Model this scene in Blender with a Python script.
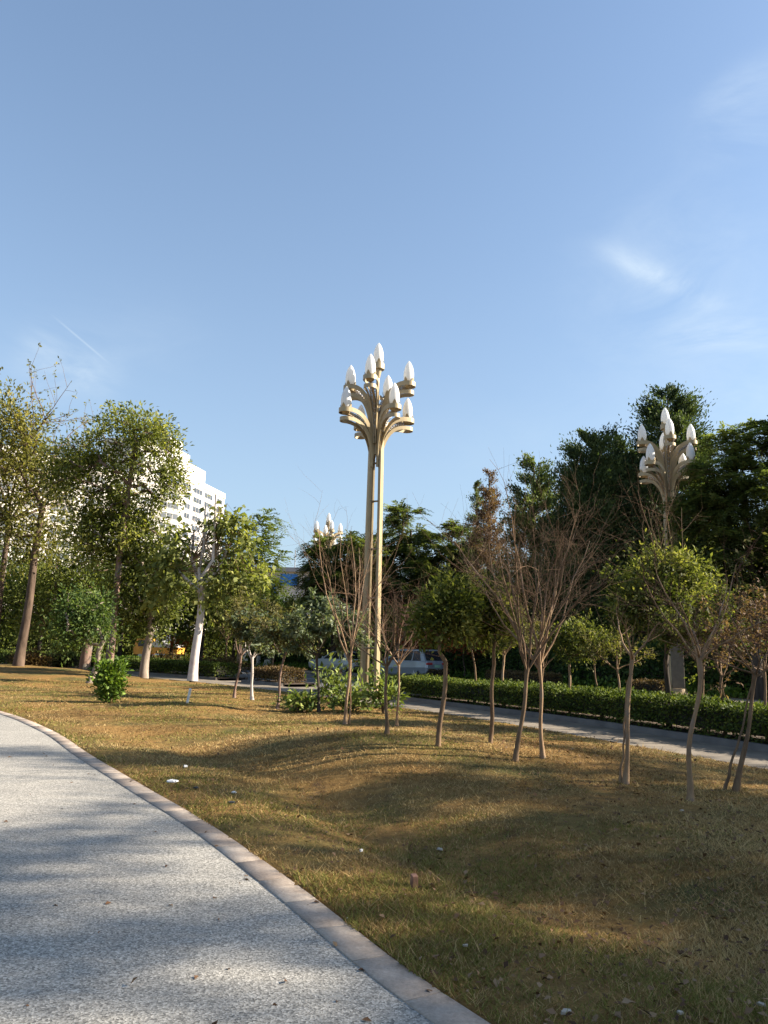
import bpy, bmesh, math, random
import numpy as np
from mathutils import Vector, Matrix

for o in list(bpy.data.objects):
    bpy.data.objects.remove(o)
S = bpy.context.scene
COL = S.collection
R = math.radians

# ------------------------------------------------------------------ camera, sky, sun, exposure
EYE, FPX, PITCH = 1.6, 760.0, math.atan((650.0 - 512.0) / 760.0)
cam_d = bpy.data.cameras.new('camera')
cam_d.sensor_fit = 'VERTICAL'; cam_d.sensor_height = 36.0; cam_d.lens = 36.0 * FPX / 1024.0
cam_d.clip_start = 0.05; cam_d.clip_end = 3000.0
cam = bpy.data.objects.new('camera', cam_d); COL.objects.link(cam)
ROLL = math.radians(1.5)
cam.matrix_world = Matrix.Translation((0, 0, EYE)) @ Matrix.Rotation(math.pi / 2 + PITCH, 4, 'X') @ Matrix.Rotation(ROLL, 4, 'Z')
S.camera = cam

SUN_AZ, SUN_EL = 88.0, 29.0            # degrees from +Y towards +X, and above the horizon
wd = bpy.data.worlds.new('World'); S.world = wd; wd.use_nodes = True
SKY_STRENGTH = 0.068
sun_d = bpy.data.lights.new('sun', 'SUN'); sun_d.energy = 4.5; sun_d.angle = R(0.53); sun_d.color = (1.0, 0.90, 0.75)
sun = bpy.data.objects.new('sun', sun_d); COL.objects.link(sun)
_sd = Vector((math.sin(R(SUN_AZ)) * math.cos(R(SUN_EL)), math.cos(R(SUN_AZ)) * math.cos(R(SUN_EL)), math.sin(R(SUN_EL))))
sun.rotation_euler = _sd.to_track_quat('Z', 'Y').to_euler(); sun.location = (30, 5, 30)
S.view_settings.view_transform = 'Standard'; S.view_settings.look = 'None'
S.view_settings.exposure = 1.80; S.view_settings.gamma = 1.0; S.view_settings.use_curve_mapping = False


def ray(u, v):
    a, b = (u - 384.0) / FPX, (512.0 - v) / FPX
    xx = a * math.cos(ROLL) - b * math.sin(ROLL); yy = a * math.sin(ROLL) + b * math.cos(ROLL)
    return Vector((xx, math.cos(PITCH) - yy * math.sin(PITCH), math.sin(PITCH) + yy * math.cos(PITCH)))


def at(u, v, Y):
    r = ray(u, v); t = Y / r.y
    return Vector((r.x * t, Y, EYE + r.z * t))


def proj(p):
    """world point to pixel"""
    q = Vector(p) - Vector((0, 0, EYE)); f = q.y * math.cos(PITCH) + q.z * math.sin(PITCH)
    x = q.x / f; y = (q.z * math.cos(PITCH) - q.y * math.sin(PITCH)) / f
    return 384 + FPX * (x * math.cos(ROLL) + y * math.sin(ROLL)), 512 - FPX * (-x * math.sin(ROLL) + y * math.cos(ROLL))


def build_world():
    nt = wd.node_tree; nt.nodes.clear()
    N = lambda t: nt.nodes.new(t)
    L = nt.links.new
    out = N('ShaderNodeOutputWorld'); bg = N('ShaderNodeBackground'); sky = N('ShaderNodeTexSky')
    sky.sky_type = 'NISHITA'; sky.sun_disc = False
    sky.sun_elevation = R(SUN_EL); sky.sun_rotation = R(SUN_AZ)
    sky.altitude = 300; sky.air_density = 1.0; sky.dust_density = 1.6; sky.ozone_density = 2.6
    tc = N('ShaderNodeTexCoord'); nrm = N('ShaderNodeVectorMath'); nrm.operation = 'NORMALIZE'
    L(tc.outputs['Generated'], nrm.inputs[0])

    def m(op, a, b=None, c=None):
        n = N('ShaderNodeMath'); n.operation = op
        for i, x in enumerate((a, b, c)):
            if x is None: continue
            if isinstance(x, (int, float)): n.inputs[i].default_value = x
            else: L(x, n.inputs[i])
        return n.outputs[0]

    def dot(vec):
        n = N('ShaderNodeVectorMath'); n.operation = 'DOT_PRODUCT'
        L(nrm.outputs[0], n.inputs[0]); n.inputs[1].default_value = vec
        return n.outputs['Value']

    nz = N('ShaderNodeTexNoise'); nz.inputs['Scale'].default_value = 7.0; nz.inputs['Detail'].default_value = 10; nz.inputs['Distortion'].default_value = 0.6
    nz.inputs['Roughness'].default_value = 0.62
    mp = N('ShaderNodeMapping'); mp.inputs['Rotation'].default_value = (0.2, 0.5, 0.3); mp.inputs['Scale'].default_value = (0.9, 1, 2.2)
    L(nrm.outputs[0], mp.inputs[0]); L(mp.outputs[0], nz.inputs['Vector'])
    wisps = None

    def streak(a, b, wid, amp, soft=1.0, noisy=True):
        # a soft cloud streak between two directions of the sky
        A = ray(*a).normalized(); B = ray(*b).normalized()
        mid = (A + B).normalized(); along = (B - A).normalized(); nor = mid.cross(along).normalized()
        half = (B - A).length / 2
        d = m('DIVIDE', dot(nor), wid); l = m('DIVIDE', dot(along), half)
        g = m('EXPONENT', m('MULTIPLY', m('MULTIPLY', d, d), -1.0))
        l2 = m('MULTIPLY', l, l)
        g2 = m('EXPONENT', m('MULTIPLY', m('MULTIPLY', l2, l2), -1.0))
        f = m('MULTIPLY', m('MULTIPLY', g, g2), m('GREATER_THAN', dot(mid), 0.3))
        if noisy:
            rr = N('ShaderNodeMapRange'); rr.inputs['From Min'].default_value = 0.36; rr.inputs['From Max'].default_value = 0.72
            L(nz.outputs['Fac'], rr.inputs['Value']); f = m('MULTIPLY', f, rr.outputs[0])
        return m('MULTIPLY', f, amp)
    for s in (streak((606, 250), (715, 305), 0.013, 0.55), streak((672, 338), (775, 334), 0.016, 0.52),
              streak((735, 70), (765, 150), 0.05, 0.30), streak((620, 220), (780, 420), 0.10, 0.26),
              streak((20, 350), (110, 395), 0.035, 0.42), streak((-60, 380), (200, 330), 0.05, 0.10),
              streak((430, 450), (900, 420), 0.07, 0.10),
              streak((59, 321), (104, 359), 0.0011, 0.24, noisy=False)):
        wisps = s if wisps is None else m('ADD', wisps, s)
    wisps = m('MINIMUM', wisps, 0.8)
    mix = N('ShaderNodeMix'); mix.data_type = 'RGBA'
    L(wisps, mix.inputs[0]); L(sky.outputs[0], mix.inputs[6]); mix.inputs[7].default_value = (4.6, 4.8, 5.1, 1)
    sep = N('ShaderNodeSeparateXYZ'); L(nrm.outputs[0], sep.inputs[0])
    hz = m('MULTIPLY', m('EXPONENT', m('MULTIPLY', m('MAXIMUM', sep.outputs[2], 0.0), -2.5)), 0.86)
    air = N('ShaderNodeMix'); air.data_type = 'RGBA'; L(hz, air.inputs[0]); L(mix.outputs[2], air.inputs[6]); air.inputs[7].default_value = (2.35, 2.68, 3.02, 1)
    tint = N('ShaderNodeMix'); tint.data_type = 'RGBA'; tint.blend_type = 'MULTIPLY'; tint.inputs[0].default_value = 1.0
    L(air.outputs[2], tint.inputs[6]); tint.inputs[7].default_value = (0.955, 1.03, 1.05, 1)
    mix = tint
    L(mix.outputs[2], bg.inputs['Color']); bg.inputs['Strength'].default_value = SKY_STRENGTH
    L(bg.outputs[0], out.inputs[0])


build_world()

# ------------------------------------------------------------------ helpers: objects
rng = np.random.default_rng(11)


def tag(o, label=None, cat=None, group=None, kind=None):
    if label: o['label'] = label
    if cat: o['category'] = cat
    if group: o['group'] = group
    if kind: o['kind'] = kind
    return o


def thing(name, loc, label, cat, group=None, rz=0.0):
    o = bpy.data.objects.new(name, None); COL.objects.link(o)
    o.location = loc; o.rotation_euler = (0, 0, rz); o.empty_display_size = 0.2
    return tag(o, label, cat, group)


def link_mesh(name, me, mat, parent=None):
    o = bpy.data.objects.new(name, me); COL.objects.link(o)
    if mat is not None: me.materials.append(mat)
    if parent is not None: o.parent = parent
    return o


def np_mesh(name, V, F, mat, parent=None, smooth=False, attrs=None):
    """V (n,3), F (m,k) with one k; attrs: name -> per-face float array"""
    me = bpy.data.meshes.new(name)
    V = np.ascontiguousarray(V, dtype=np.float32); F = np.ascontiguousarray(F, dtype=np.int32)
    k = F.shape[1]
    me.vertices.add(len(V)); me.vertices.foreach_set('co', V.ravel())
    me.loops.add(F.size); me.loops.foreach_set('vertex_index', F.ravel())
    me.polygons.add(len(F))
    me.polygons.foreach_set('loop_start', np.arange(0, F.size, k, dtype=np.int32))
    me.polygons.foreach_set('loop_total', np.full(len(F), k, dtype=np.int32))
    if smooth: me.polygons.foreach_set('use_smooth', np.ones(len(F), dtype=bool))
    if attrs:
        for n, a in attrs.items():
            at_ = me.attributes.new(n, 'FLOAT', 'FACE'); at_.data.foreach_set('value', np.asarray(a, dtype=np.float32))
    me.update(calc_edges=True)
    return link_mesh(name, me, mat, parent)


def bm_obj(name, bm, mat, parent=None, smooth=False):
    bmesh.ops.recalc_face_normals(bm, faces=bm.faces)
    me = bpy.data.meshes.new(name); bm.to_mesh(me); bm.free()
    if smooth:
        me.polygons.foreach_set('use_smooth', np.ones(len(me.polygons), dtype=bool))
    return link_mesh(name, me, mat, parent)


def add_box(bm, c, s, rot=None, bevel=0.0):
    M = Matrix.Translation(Vector(c))
    if rot is not None: M = M @ rot.to_4x4()
    M = M @ Matrix.Diagonal((s[0], s[1], s[2], 1))
    r = bmesh.ops.create_cube(bm, size=1.0, matrix=M)
    if bevel:
        es = list({e for v in r['verts'] for e in v.link_edges})
        bmesh.ops.bevel(bm, geom=es, offset=bevel, segments=2, affect='EDGES', profile=0.6)


def add_cyl(bm, p0, p1, r0, r1=None, n=16, cap=True):
    p0, p1 = Vector(p0), Vector(p1); r1 = r0 if r1 is None else r1
    d = p1 - p0
    q = d.to_track_quat('Z', 'Y').to_matrix().to_4x4()
    bmesh.ops.create_cone(bm, cap_ends=cap, segments=n, radius1=r0, radius2=r1, depth=d.length,
                          matrix=Matrix.Translation((p0 + p1) / 2) @ q)


def add_lathe(bm, prof, c=(0, 0, 0), n=20):
    rings = []
    for r, z in prof:
        rings.append([bm.verts.new((c[0] + r * math.cos(2 * math.pi * i / n), c[1] + r * math.sin(2 * math.pi * i / n), c[2] + z)) for i in range(n)])
    for a, b in zip(rings, rings[1:]):
        for i in range(n):
            bm.faces.new((a[i], a[(i + 1) % n], b[(i + 1) % n], b[i]))
    bm.faces.new(rings[0][::-1]); bm.faces.new(rings[-1])


def add_poly_prism(bm, pts, w0, w1):
    """side outline pts (x,z) extruded in y from w0 to w1"""
    a = [bm.verts.new((x, w0, z)) for x, z in pts]; b = [bm.verts.new((x, w1, z)) for x, z in pts]
    n = len(pts)
    for i in range(n):
        bm.faces.new((a[i], a[(i + 1) % n], b[(i + 1) % n], b[i]))
    bm.faces.new(a[::-1]); bm.faces.new(b)


def tubes(paths, sides=6):
    """paths: list of (pts (n,3), radii (n))"""
    VV, FF, base = [], [], 0
    ang = np.arange(sides) * 2 * np.pi / sides
    ca, sa = np.cos(ang)[None, :, None], np.sin(ang)[None, :, None]
    for P, r in paths:
        P = np.asarray(P, float); r = np.asarray(r, float); n = len(P)
        T = np.gradient(P, axis=0); T /= np.linalg.norm(T, axis=1)[:, None] + 1e-9
        ref = np.array([0.31, 0.17, 0.0]) if abs(T[0, 2]) > 0.7 else np.array([0.0, 0.0, 1.0])
        A = np.cross(T, ref); A /= np.linalg.norm(A, axis=1)[:, None] + 1e-9
        B = np.cross(T, A)
        ring = P[:, None, :] + r[:, None, None] * (A[:, None, :] * ca + B[:, None, :] * sa)
        VV.append(ring.reshape(-1, 3))
        i = np.arange(n - 1)[:, None] * sides; j = np.arange(sides)[None, :]; j2 = (j + 1) % sides
        FF.append((np.stack([i + j, i + j2, i + sides + j2, i + sides + j], -1) + base).reshape(-1, 4))
        base += n * sides
    return np.concatenate(VV), np.concatenate(FF)


# ------------------------------------------------------------------ helpers: materials
def new_mat(name):
    m = bpy.data.materials.new(name); m.use_nodes = True
    nt = m.node_tree; b = nt.nodes['Principled BSDF']
    return m, nt, b


def ramp(nt, src, stops):
    r = nt.nodes.new('ShaderNodeValToRGB'); e = r.color_ramp.elements
    while len(e) < len(stops): e.new(0.5)
    for x, (p, c) in zip(e, stops):
        x.position = p; x.color = (*c, 1)
    nt.links.new(src, r.inputs[0])
    return r.outputs[0]


def noise(nt, scale, detail=4, rough=0.55, vec=None, stretch=None):
    n = nt.nodes.new('ShaderNodeTexNoise'); n.inputs['Scale'].default_value = scale
    n.inputs['Detail'].default_value = detail; n.inputs['Roughness'].default_value = rough
    if vec is None:
        tc = nt.nodes.new('ShaderNodeTexCoord'); vec = tc.outputs['Object']
    if stretch:
        mp = nt.nodes.new('ShaderNodeMapping'); mp.inputs['Scale'].default_value = stretch
        nt.links.new(vec, mp.inputs[0]); vec = mp.outputs[0]
    nt.links.new(vec, n.inputs['Vector'])
    return n.outputs['Fac']


def bump(nt, b, src, strength=0.4, dist=0.02):
    n = nt.nodes.new('ShaderNodeBump'); n.inputs['Strength'].default_value = strength; n.inputs['Distance'].default_value = dist
    nt.links.new(src, n.inputs['Height']); nt.links.new(n.outputs[0], b.inputs['Normal'])


def mixc(nt, f, a, b_, mode='MIX'):
    n = nt.nodes.new('ShaderNodeMix'); n.data_type = 'RGBA'; n.blend_type = mode
    for i, x in ((0, f), (6, a), (7, b_)):
        if isinstance(x, (int, float)): n.inputs[i].default_value = x
        elif isinstance(x, tuple): n.inputs[i].default_value = (*x, 1)
        else: nt.links.new(x, n.inputs[i])
    return n.outputs[2]


def plain(name, c, rough=0.5, metal=0.0, var=0.12, scale=6.0, bmp=0.0, spec=0.5):
    m, nt, b = new_mat(name)
    f = noise(nt, scale, 5)
    lo = tuple(x * (1 - var) for x in c); hi = tuple(min(1, x * (1 + var)) for x in c)
    nt.links.new(ramp(nt, f, [(0.3, lo), (0.7, hi)]), b.inputs['Base Color'])
    b.inputs['Roughness'].default_value = rough; b.inputs['Metallic'].default_value = metal
    b.inputs['Specular IOR Level'].default_value = spec
    if bmp: bump(nt, b, noise(nt, scale * 5, 6), bmp)
    return m


def leaf_mat(name, dark, mid, light, trans=0.3, rough=0.62, spec=0.14):
    m, nt, b = new_mat(name)
    a = nt.nodes.new('ShaderNodeAttribute'); a.attribute_name = 'tint'
    c = ramp(nt, a.outputs['Fac'], [(0.0, dark), (0.5, mid), (1.0, light)])
    nt.links.new(c, b.inputs['Base Color']); b.inputs['Roughness'].default_value = rough
    b.inputs['Specular IOR Level'].default_value = spec
    t = nt.nodes.new('ShaderNodeBsdfTranslucent')
    tcol = mixc(nt, 1.0, c, (1.25, 1.3, 0.55), 'MULTIPLY'); nt.links.new(tcol, t.inputs[0])
    mx = nt.nodes.new('ShaderNodeMixShader'); mx.inputs[0].default_value = trans
    nt.links.new(b.outputs[0], mx.inputs[1]); nt.links.new(t.outputs[0], mx.inputs[2])
    nt.links.new(mx.outputs[0], nt.nodes['Material Output'].inputs[0])
    return m


def bark_mat(name, dark, light, scale=5.0, stretch=(1, 1, 0.25), bmp=0.7, spots=None):
    m, nt, b = new_mat(name)
    f = noise(nt, scale, 7, 0.65, stretch=stretch)
    c = ramp(nt, f, [(0.3, dark), (0.68, light)])
    if spots:
        f2 = noise(nt, scale * 0.45, 3, 0.5)
        c = mixc(nt, ramp(nt, f2, [(0.52, (0, 0, 0)), (0.6, (1, 1, 1))]), c, spots)
    nt.links.new(c, b.inputs['Base Color']); b.inputs['Roughness'].default_value = 0.85
    b.inputs['Specular IOR Level'].default_value = 0.2
    bump(nt, b, f, bmp, 0.03)
    return m


def ground_noise(x, y, seed=0, scale=1.0, octaves=4):
    """smooth value noise on numpy arrays, 0..1"""
    tot = np.zeros_like(x, dtype=float); amp = 1.0; nrm = 0.0; f = scale
    for o in range(octaves):
        X = x * f + 37.1 * o + seed * 13.7; Y = y * f - 19.3 * o + seed * 7.9
        xi = np.floor(X).astype(np.int64); yi = np.floor(Y).astype(np.int64); fx = X - xi; fy = Y - yi
        fx = fx * fx * (3 - 2 * fx); fy = fy * fy * (3 - 2 * fy)

        def h(a, b):
            n = (a * 374761393 + b * 668265263 + (seed + o) * 974711) & 0xFFFFFFFF
            n = ((n ^ (n >> 13)) * 1274126177) & 0xFFFFFFFF
            return ((n ^ (n >> 16)) & 0xFFFF) / 65535.0
        v = (h(xi, yi) * (1 - fx) + h(xi + 1, yi) * fx) * (1 - fy) + (h(xi, yi + 1) * (1 - fx) + h(xi + 1, yi + 1) * fx) * fy
        tot += v * amp; nrm += amp; amp *= 0.5; f *= 2.1
    return tot / nrm


# ------------------------------------------------------------------ plan: path and road lines
def smooth_line(pts, step=0.5):
    P = np.array(pts, float); out = []
    Q = np.vstack([2 * P[0] - P[1], P, 2 * P[-1] - P[-2]])
    for i in range(1, len(Q) - 2):
        p0, p1, p2, p3 = Q[i - 1], Q[i], Q[i + 1], Q[i + 2]
        n = max(2, int(np.linalg.norm(p2 - p1) / step))
        for t in np.linspace(0, 1, n, endpoint=False):
            out.append(0.5 * (2 * p1 + (p2 - p0) * t + (2 * p0 - 5 * p1 + 4 * p2 - p3) * t * t + (3 * p1 - p0 - 3 * p2 + p3) * t ** 3))
    out.append(P[-1])
    return np.array(out)


PATH = smooth_line([(7.0, -6), (4.55, -2.7), (2.55, 0.4), (0.52, 3.67), (0.14, 4.29), (-0.50, 5.52), (-1.50, 7.29), (-2.53, 8.90), (-4.15, 11.45), (-6.0, 14.45), (-8.7, 18.0),
                    (-13.2, 22.6), (-21, 28), (-35, 33), (-60, 38)], 0.25)
ROAD = smooth_line([(18, -24), (13.4, -9), (10.3, 0), (8.0, 6.0), (5.78, 11.7), (4.3, 15.2), (2.8, 18.5), (0.6, 22.2), (-3.3, 28.4), (-8.3, 34.6), (-14.5, 40.4), (-22, 45.5),
                    (-40, 55), (-70, 70), (-130, 100)], 0.5)


def signed_dist(line, x, y):
    """distance of points to a polyline, positive on its right-hand side, chunked"""
    A = line[:-1]; D = line[1:] - A; L2 = (D ** 2).sum(1)
    x = np.atleast_1d(np.asarray(x, float)); y = np.atleast_1d(np.asarray(y, float)); res = np.empty(x.shape)
    for i in range(0, len(x), 20000):
        px = x[i:i + 20000, None] - A[None, :, 0]; py = y[i:i + 20000, None] - A[None, :, 1]
        t = np.clip((px * D[:, 0] + py * D[:, 1]) / L2, 0, 1)
        qx = px - t * D[:, 0]; qy = py - t * D[:, 1]; d2 = qx ** 2 + qy ** 2
        k = d2.argmin(1); ii = np.arange(len(k))
        s = D[k, 1] * px[ii, k] - D[k, 0] * py[ii, k]
        res[i:i + 20000] = np.sqrt(d2[ii, k]) * np.where(s >= 0, 1, -1)
    return res


def sstep(a, b, x):
    t = np.clip((x - a) / (b - a), 0, 1); return t * t * (3 - 2 * t)


PW = 6.2    # width of the path


def ground_h(x, y):
    x = np.atleast_1d(np.asarray(x, float)); y = np.atleast_1d(np.asarray(y, float))
    dp = signed_dist(PATH, x, y); dr = signed_dist(ROAD, x, y)
    h = -0.20 * np.exp(-((dp - 1.6) / 0.9) ** 2) * sstep(3.0, 6.0, y) * (1 - sstep(12.5, 17, y))
    h += 0.30 * np.exp(-((x - 0.3) / 3.2) ** 2 - ((y - 12.0) / 2.4) ** 2)
    h += 0.10 * np.exp(-((x + 5.5) / 2.6) ** 2 - ((y - 19.5) / 3.0) ** 2)
    h += 0.30 * sstep(25, 38, y) * sstep(7, 19, -x)
    h += (ground_noise(x, y, 3, 0.45, 3) - 0.5) * 0.16
    h += (ground_noise(x, y, 5, 2.2, 3) - 0.5) * 0.035
    h = h * sstep(0.0, 1.3, dp) * sstep(0.0, 1.4, -dr) + 0.012
    h = np.where((dp < -0.02) & (dp > -PW), -0.06, h)
    h = np.where(dp <= -PW, 0.0, h)
    h = np.where(dr > 0.02, -0.08, h)
    h = np.where(dr > 15.2, 0.10, h)
    return h


def gz(x, y): return float(ground_h(x, y)[0])


def hit(u, v):
    """where the line of sight through a pixel meets the ground"""
    r = ray(u, v); o = Vector((0, 0, EYE)); t = 1.0
    ts = np.linspace(2, 90, 3000); P = np.array([(r.x * q, r.y * q, EYE + r.z * q) for q in ts])
    h = ground_h(P[:, 0], P[:, 1]); k = np.argmax(P[:, 2] < h)
    if P[k, 2] >= h[k]: k = len(ts) - 1
    return Vector((P[k, 0], P[k, 1], float(h[k])))


# ------------------------------------------------------------------ setting materials
def lawn_material():
    m, nt, b = new_mat('lawn')
    tc = nt.nodes.new('ShaderNodeTexCoord'); P = tc.outputs['Object']
    f1 = noise(nt, 0.55, 5, 0.6, P); f2 = noise(nt, 7.0, 6, 0.7, P); f3 = noise(nt, 46.0, 4, 0.7, P)
    dry = ramp(nt, f2, [(0.25, (0.16, 0.088, 0.030)), (0.5, (0.29, 0.165, 0.052)), (0.75, (0.42, 0.26, 0.088))])
    grn = ramp(nt, f2, [(0.25, (0.055, 0.060, 0.018)), (0.7, (0.145, 0.145, 0.045))])
    c = mixc(nt, ramp(nt, f1, [(0.44, (0, 0, 0)), (0.66, (1, 1, 1))]), dry, grn)
    f4 = noise(nt, 1.9, 6, 0.7, P)
    c = mixc(nt, ramp(nt, f4, [(0.56, (0, 0, 0)), (0.66, (0.85, 0.85, 0.85))]), c, (0.085, 0.052, 0.030))
    c = mixc(nt, ramp(nt, f3, [(0.35, (0.55, 0.55, 0.55)), (0.7, (0, 0, 0))]), c, (0.07, 0.045, 0.022))
    nt.links.new(c, b.inputs['Base Color']); b.inputs['Roughness'].default_value = 0.95; b.inputs['Specular IOR Level'].default_value = 0.1
    bump(nt, b, f3, 0.8, 0.03)
    return m


def pebble_material():
    m, nt, b = new_mat('pebble_asphalt')
    tc = nt.nodes.new('ShaderNodeTexCoord'); P = tc.outputs['Object']
    vo = nt.nodes.new('ShaderNodeTexVoronoi'); vo.inputs['Scale'].default_value = 105.0
    nt.links.new(P, vo.inputs['Vector'])
    sp = nt.nodes.new('ShaderNodeSeparateColor'); nt.links.new(vo.outputs['Color'], sp.inputs[0])
    c = ramp(nt, sp.outputs[0], [(0.0, (0.13, 0.122, 0.108)), (0.35, (0.275, 0.258, 0.228)), (0.75, (0.375, 0.352, 0.312)), (1.0, (0.52, 0.49, 0.44))])
    f = noise(nt, 0.9, 7, 0.72, P)
    c = mixc(nt, 1.0, c, ramp(nt, f, [(0.3, (0.80, 0.80, 0.80)), (0.7, (1.10, 1.09, 1.07))]), 'MULTIPLY')
    n40 = noise(nt, 38.0, 4, 0.7, P)
    c = mixc(nt, 1.0, c, ramp(nt, n40, [(0.32, (0.72, 0.72, 0.72)), (0.68, (1.16, 1.16, 1.16))]), 'MULTIPLY')
    nt.links.new(c, b.inputs['Base Color']); b.inputs['Roughness'].default_value = 0.8; b.inputs['Specular IOR Level'].default_value = 0.3
    bump(nt, b, vo.outputs['Distance'], 0.35, 0.004)
    return m


def stone_strip_material():
    m, nt, b = new_mat('kerb_stone')
    tc = nt.nodes.new('ShaderNodeTexCoord'); P = tc.outputs['Object']
    f = noise(nt, 2.6, 7, 0.75, P); f2 = noise(nt, 60, 5, 0.7, P)
    c = ramp(nt, f, [(0.3, (0.225, 0.172, 0.13)), (0.5, (0.345, 0.285, 0.232)), (0.7, (0.43, 0.375, 0.318))])
    c = mixc(nt, 1.0, c, ramp(nt, f2, [(0.3, (0.7, 0.7, 0.7)), (0.7, (1.12, 1.12, 1.12))]), 'MULTIPLY')
    ta = nt.nodes.new('ShaderNodeAttribute'); ta.attribute_name = 'tint'
    c = mixc(nt, 1.0, c, ramp(nt, ta.outputs['Fac'], [(0.0, (0.74, 0.70, 0.68)), (0.5, (0.95, 0.93, 0.92)), (1.0, (1.12, 1.1, 1.08))]), 'MULTIPLY')
    nt.links.new(c, b.inputs['Base Color']); b.inputs['Roughness'].default_value = 0.85
    bump(nt, b, f2, 0.3, 0.005)
    return m


M = {}
M['lawn'] = lawn_material(); M['pebble'] = pebble_material(); M['stone'] = stone_strip_material()
M['asphalt'] = plain('asphalt', (0.075, 0.075, 0.078), 0.9, 0, 0.25, 3, 0.3)
M['paving'] = plain('footpath_paving', (0.165, 0.135, 0.10), 0.9, 0, 0.4, 1.6, 0.3)
M['kerb'] = plain('grey_kerb', (0.12, 0.105, 0.092), 0.85, 0, 0.3, 2.0, 0.2)
M['soil'] = plain('soil', (0.085, 0.055, 0.035), 0.95, 0, 0.4, 4, 0.8)
M['paint'] = plain('road_paint', (0.62, 0.62, 0.58), 0.7, 0, 0.2, 5)


def struct(o):
    o['kind'] = 'structure'; return o


def offset_line(line, d):
    T = np.gradient(line, axis=0); T /= np.linalg.norm(T, axis=1)[:, None]
    return line + d * np.stack([T[:, 1], -T[:, 0]], 1)


def ribbon(name, line, a, b, z, mat, thick=0.0, y0=-1e9, y1=1e9):
    """a sheet, or with thick a raised strip, between offsets a and b of a line"""
    sel = (line[:, 1] >= y0) & (line[:, 1] <= y1)
    A = offset_line(line, a)[sel]; B = offset_line(line, b)[sel]; n = len(A)
    zt = np.full((n, 1), z)
    if not thick:
        V = np.vstack([np.hstack([A, zt]), np.hstack([B, zt])]); i = np.arange(n - 1)
        F = np.stack([i, i + n, i + n + 1, i + 1], 1)
    else:
        zb = zt - thick
        V = np.vstack([np.hstack([A, zb]), np.hstack([A, zt]), np.hstack([B, zt]), np.hstack([B, zb])]); i = np.arange(n - 1)
        F = np.vstack([np.stack([i + k * n, i + (k + 1) * n, i + (k + 1) * n + 1, i + k * n + 1], 1) for k in range(3)] +
                      [np.array([[0, n, 2 * n, 3 * n], [4 * n - 1, 3 * n - 1, 2 * n - 1, n - 1]])])
    return struct(np_mesh(name, V, F, mat))


def axis(lo, d0, d1, hi, step, g=1.22):
    a = list(np.arange(d0, d1, step)); s = step; x = a[-1]
    while x < hi:
        s = min(s * g, 60); x += s; a.append(x)
    s = step; x = a[0]; pre = []
    while x > lo:
        s = min(s * g, 60); x -= s; pre.append(x)
    return np.array(pre[::-1] + a)


def build_ground():
    X = axis(-900, -13, 10, 900, 0.14); Y = axis(-120, 1.5, 30, 1500, 0.14)
    gx, gy = np.meshgrid(X, Y); h = ground_h(gx.ravel(), gy.ravel())
    V = np.stack([gx.ravel(), gy.ravel(), h], 1)
    nx, ny = len(X), len(Y); i = (np.arange(ny - 1)[:, None] * nx + np.arange(nx - 1)[None, :]).ravel()
    F = np.stack([i, i + 1, i + nx + 1, i + nx], 1)
    return struct(np_mesh('ground', V, F, M['lawn'], smooth=True))


build_ground()
ribbon('path', PATH, -PW, -0.205, 0.0, M['pebble'])


def path_kerb():
    # border of stone slabs set end to end along the path
    A = offset_line(PATH, -0.207); B = offset_line(PATH, 0.0)
    seg = np.linalg.norm(np.diff(PATH, axis=0), axis=1); cum = np.concatenate([[0], np.cumsum(seg)])
    tot = cum[-1]; L = 0.50; V, F = [], []
    k = 0
    while (k + 1) * L < tot:
        s0, s1 = k * L + 0.0035, (k + 1) * L - 0.0035
        pa = [np.array([np.interp(s, cum, A[:, 0]), np.interp(s, cum, A[:, 1])]) for s in (s0, s1)]
        pb = [np.array([np.interp(s, cum, B[:, 0]), np.interp(s, cum, B[:, 1])]) for s in (s0, s1)]
        zt = 0.008 + rng.uniform(-0.001, 0.001)
        q = [pa[0], pb[0], pb[1], pa[1]]; n = len(V)
        cen = sum(q) / 4
        V += [(*p, -0.10) for p in q] + [(*p, zt - 0.002) for p in q] + [(*(cen + (p - cen) * 0.992), zt) for p in q]
        for lv in (0, 4):
            for j in range(4):
                F.append((n + lv + j, n + lv + (j + 1) % 4, n + lv + 4 + (j + 1) % 4, n + lv + 4 + j))
        F.append((n + 8, n + 9, n + 10, n + 11)); k += 1
    nf = len(F) // k; return struct(np_mesh('path_kerb', np.array(V), np.array(F), M['stone'], attrs={'tint': np.repeat(rng.random(k), nf)}))


path_kerb()
ribbon('footpath', ROAD, 0.0, 1.80, 0.004, M['paving'])
ribbon('footpath_crossing', ROAD, 1.80, 3.60, 0.004, M['paving'], y0=26.2, y1=31.3)
ribbon('footpath_crossing', ROAD, 1.80, 3.60, 0.004, M['paving'], y0=33.8, y1=35.2)
ribbon('road', ROAD, 3.60, 12.6, -0.012, M['asphalt'])
for (y0, y1) in ((-30, 26.2), (31.3, 33.8), (35.2, 130)):
    ribbon('kerb', ROAD, 1.80, 1.95, 0.125, M['kerb'], 0.2, y0, y1)
    ribbon('kerb', ROAD, 3.45, 3.60, 0.125, M['kerb'], 0.2, y0, y1)
    ribbon('soil', ROAD, 1.95, 3.45, 0.085, M['soil'], 0.0, y0, y1)
ribbon('kerb', ROAD, 12.6, 12.78, 0.12, M['kerb'], 0.25)
ribbon('pavement', ROAD, 12.78, 15.3, 0.115, M['paving'])
ribbon('road_marking', ROAD, 8.05, 8.17, -0.006, M['paint'])


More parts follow.
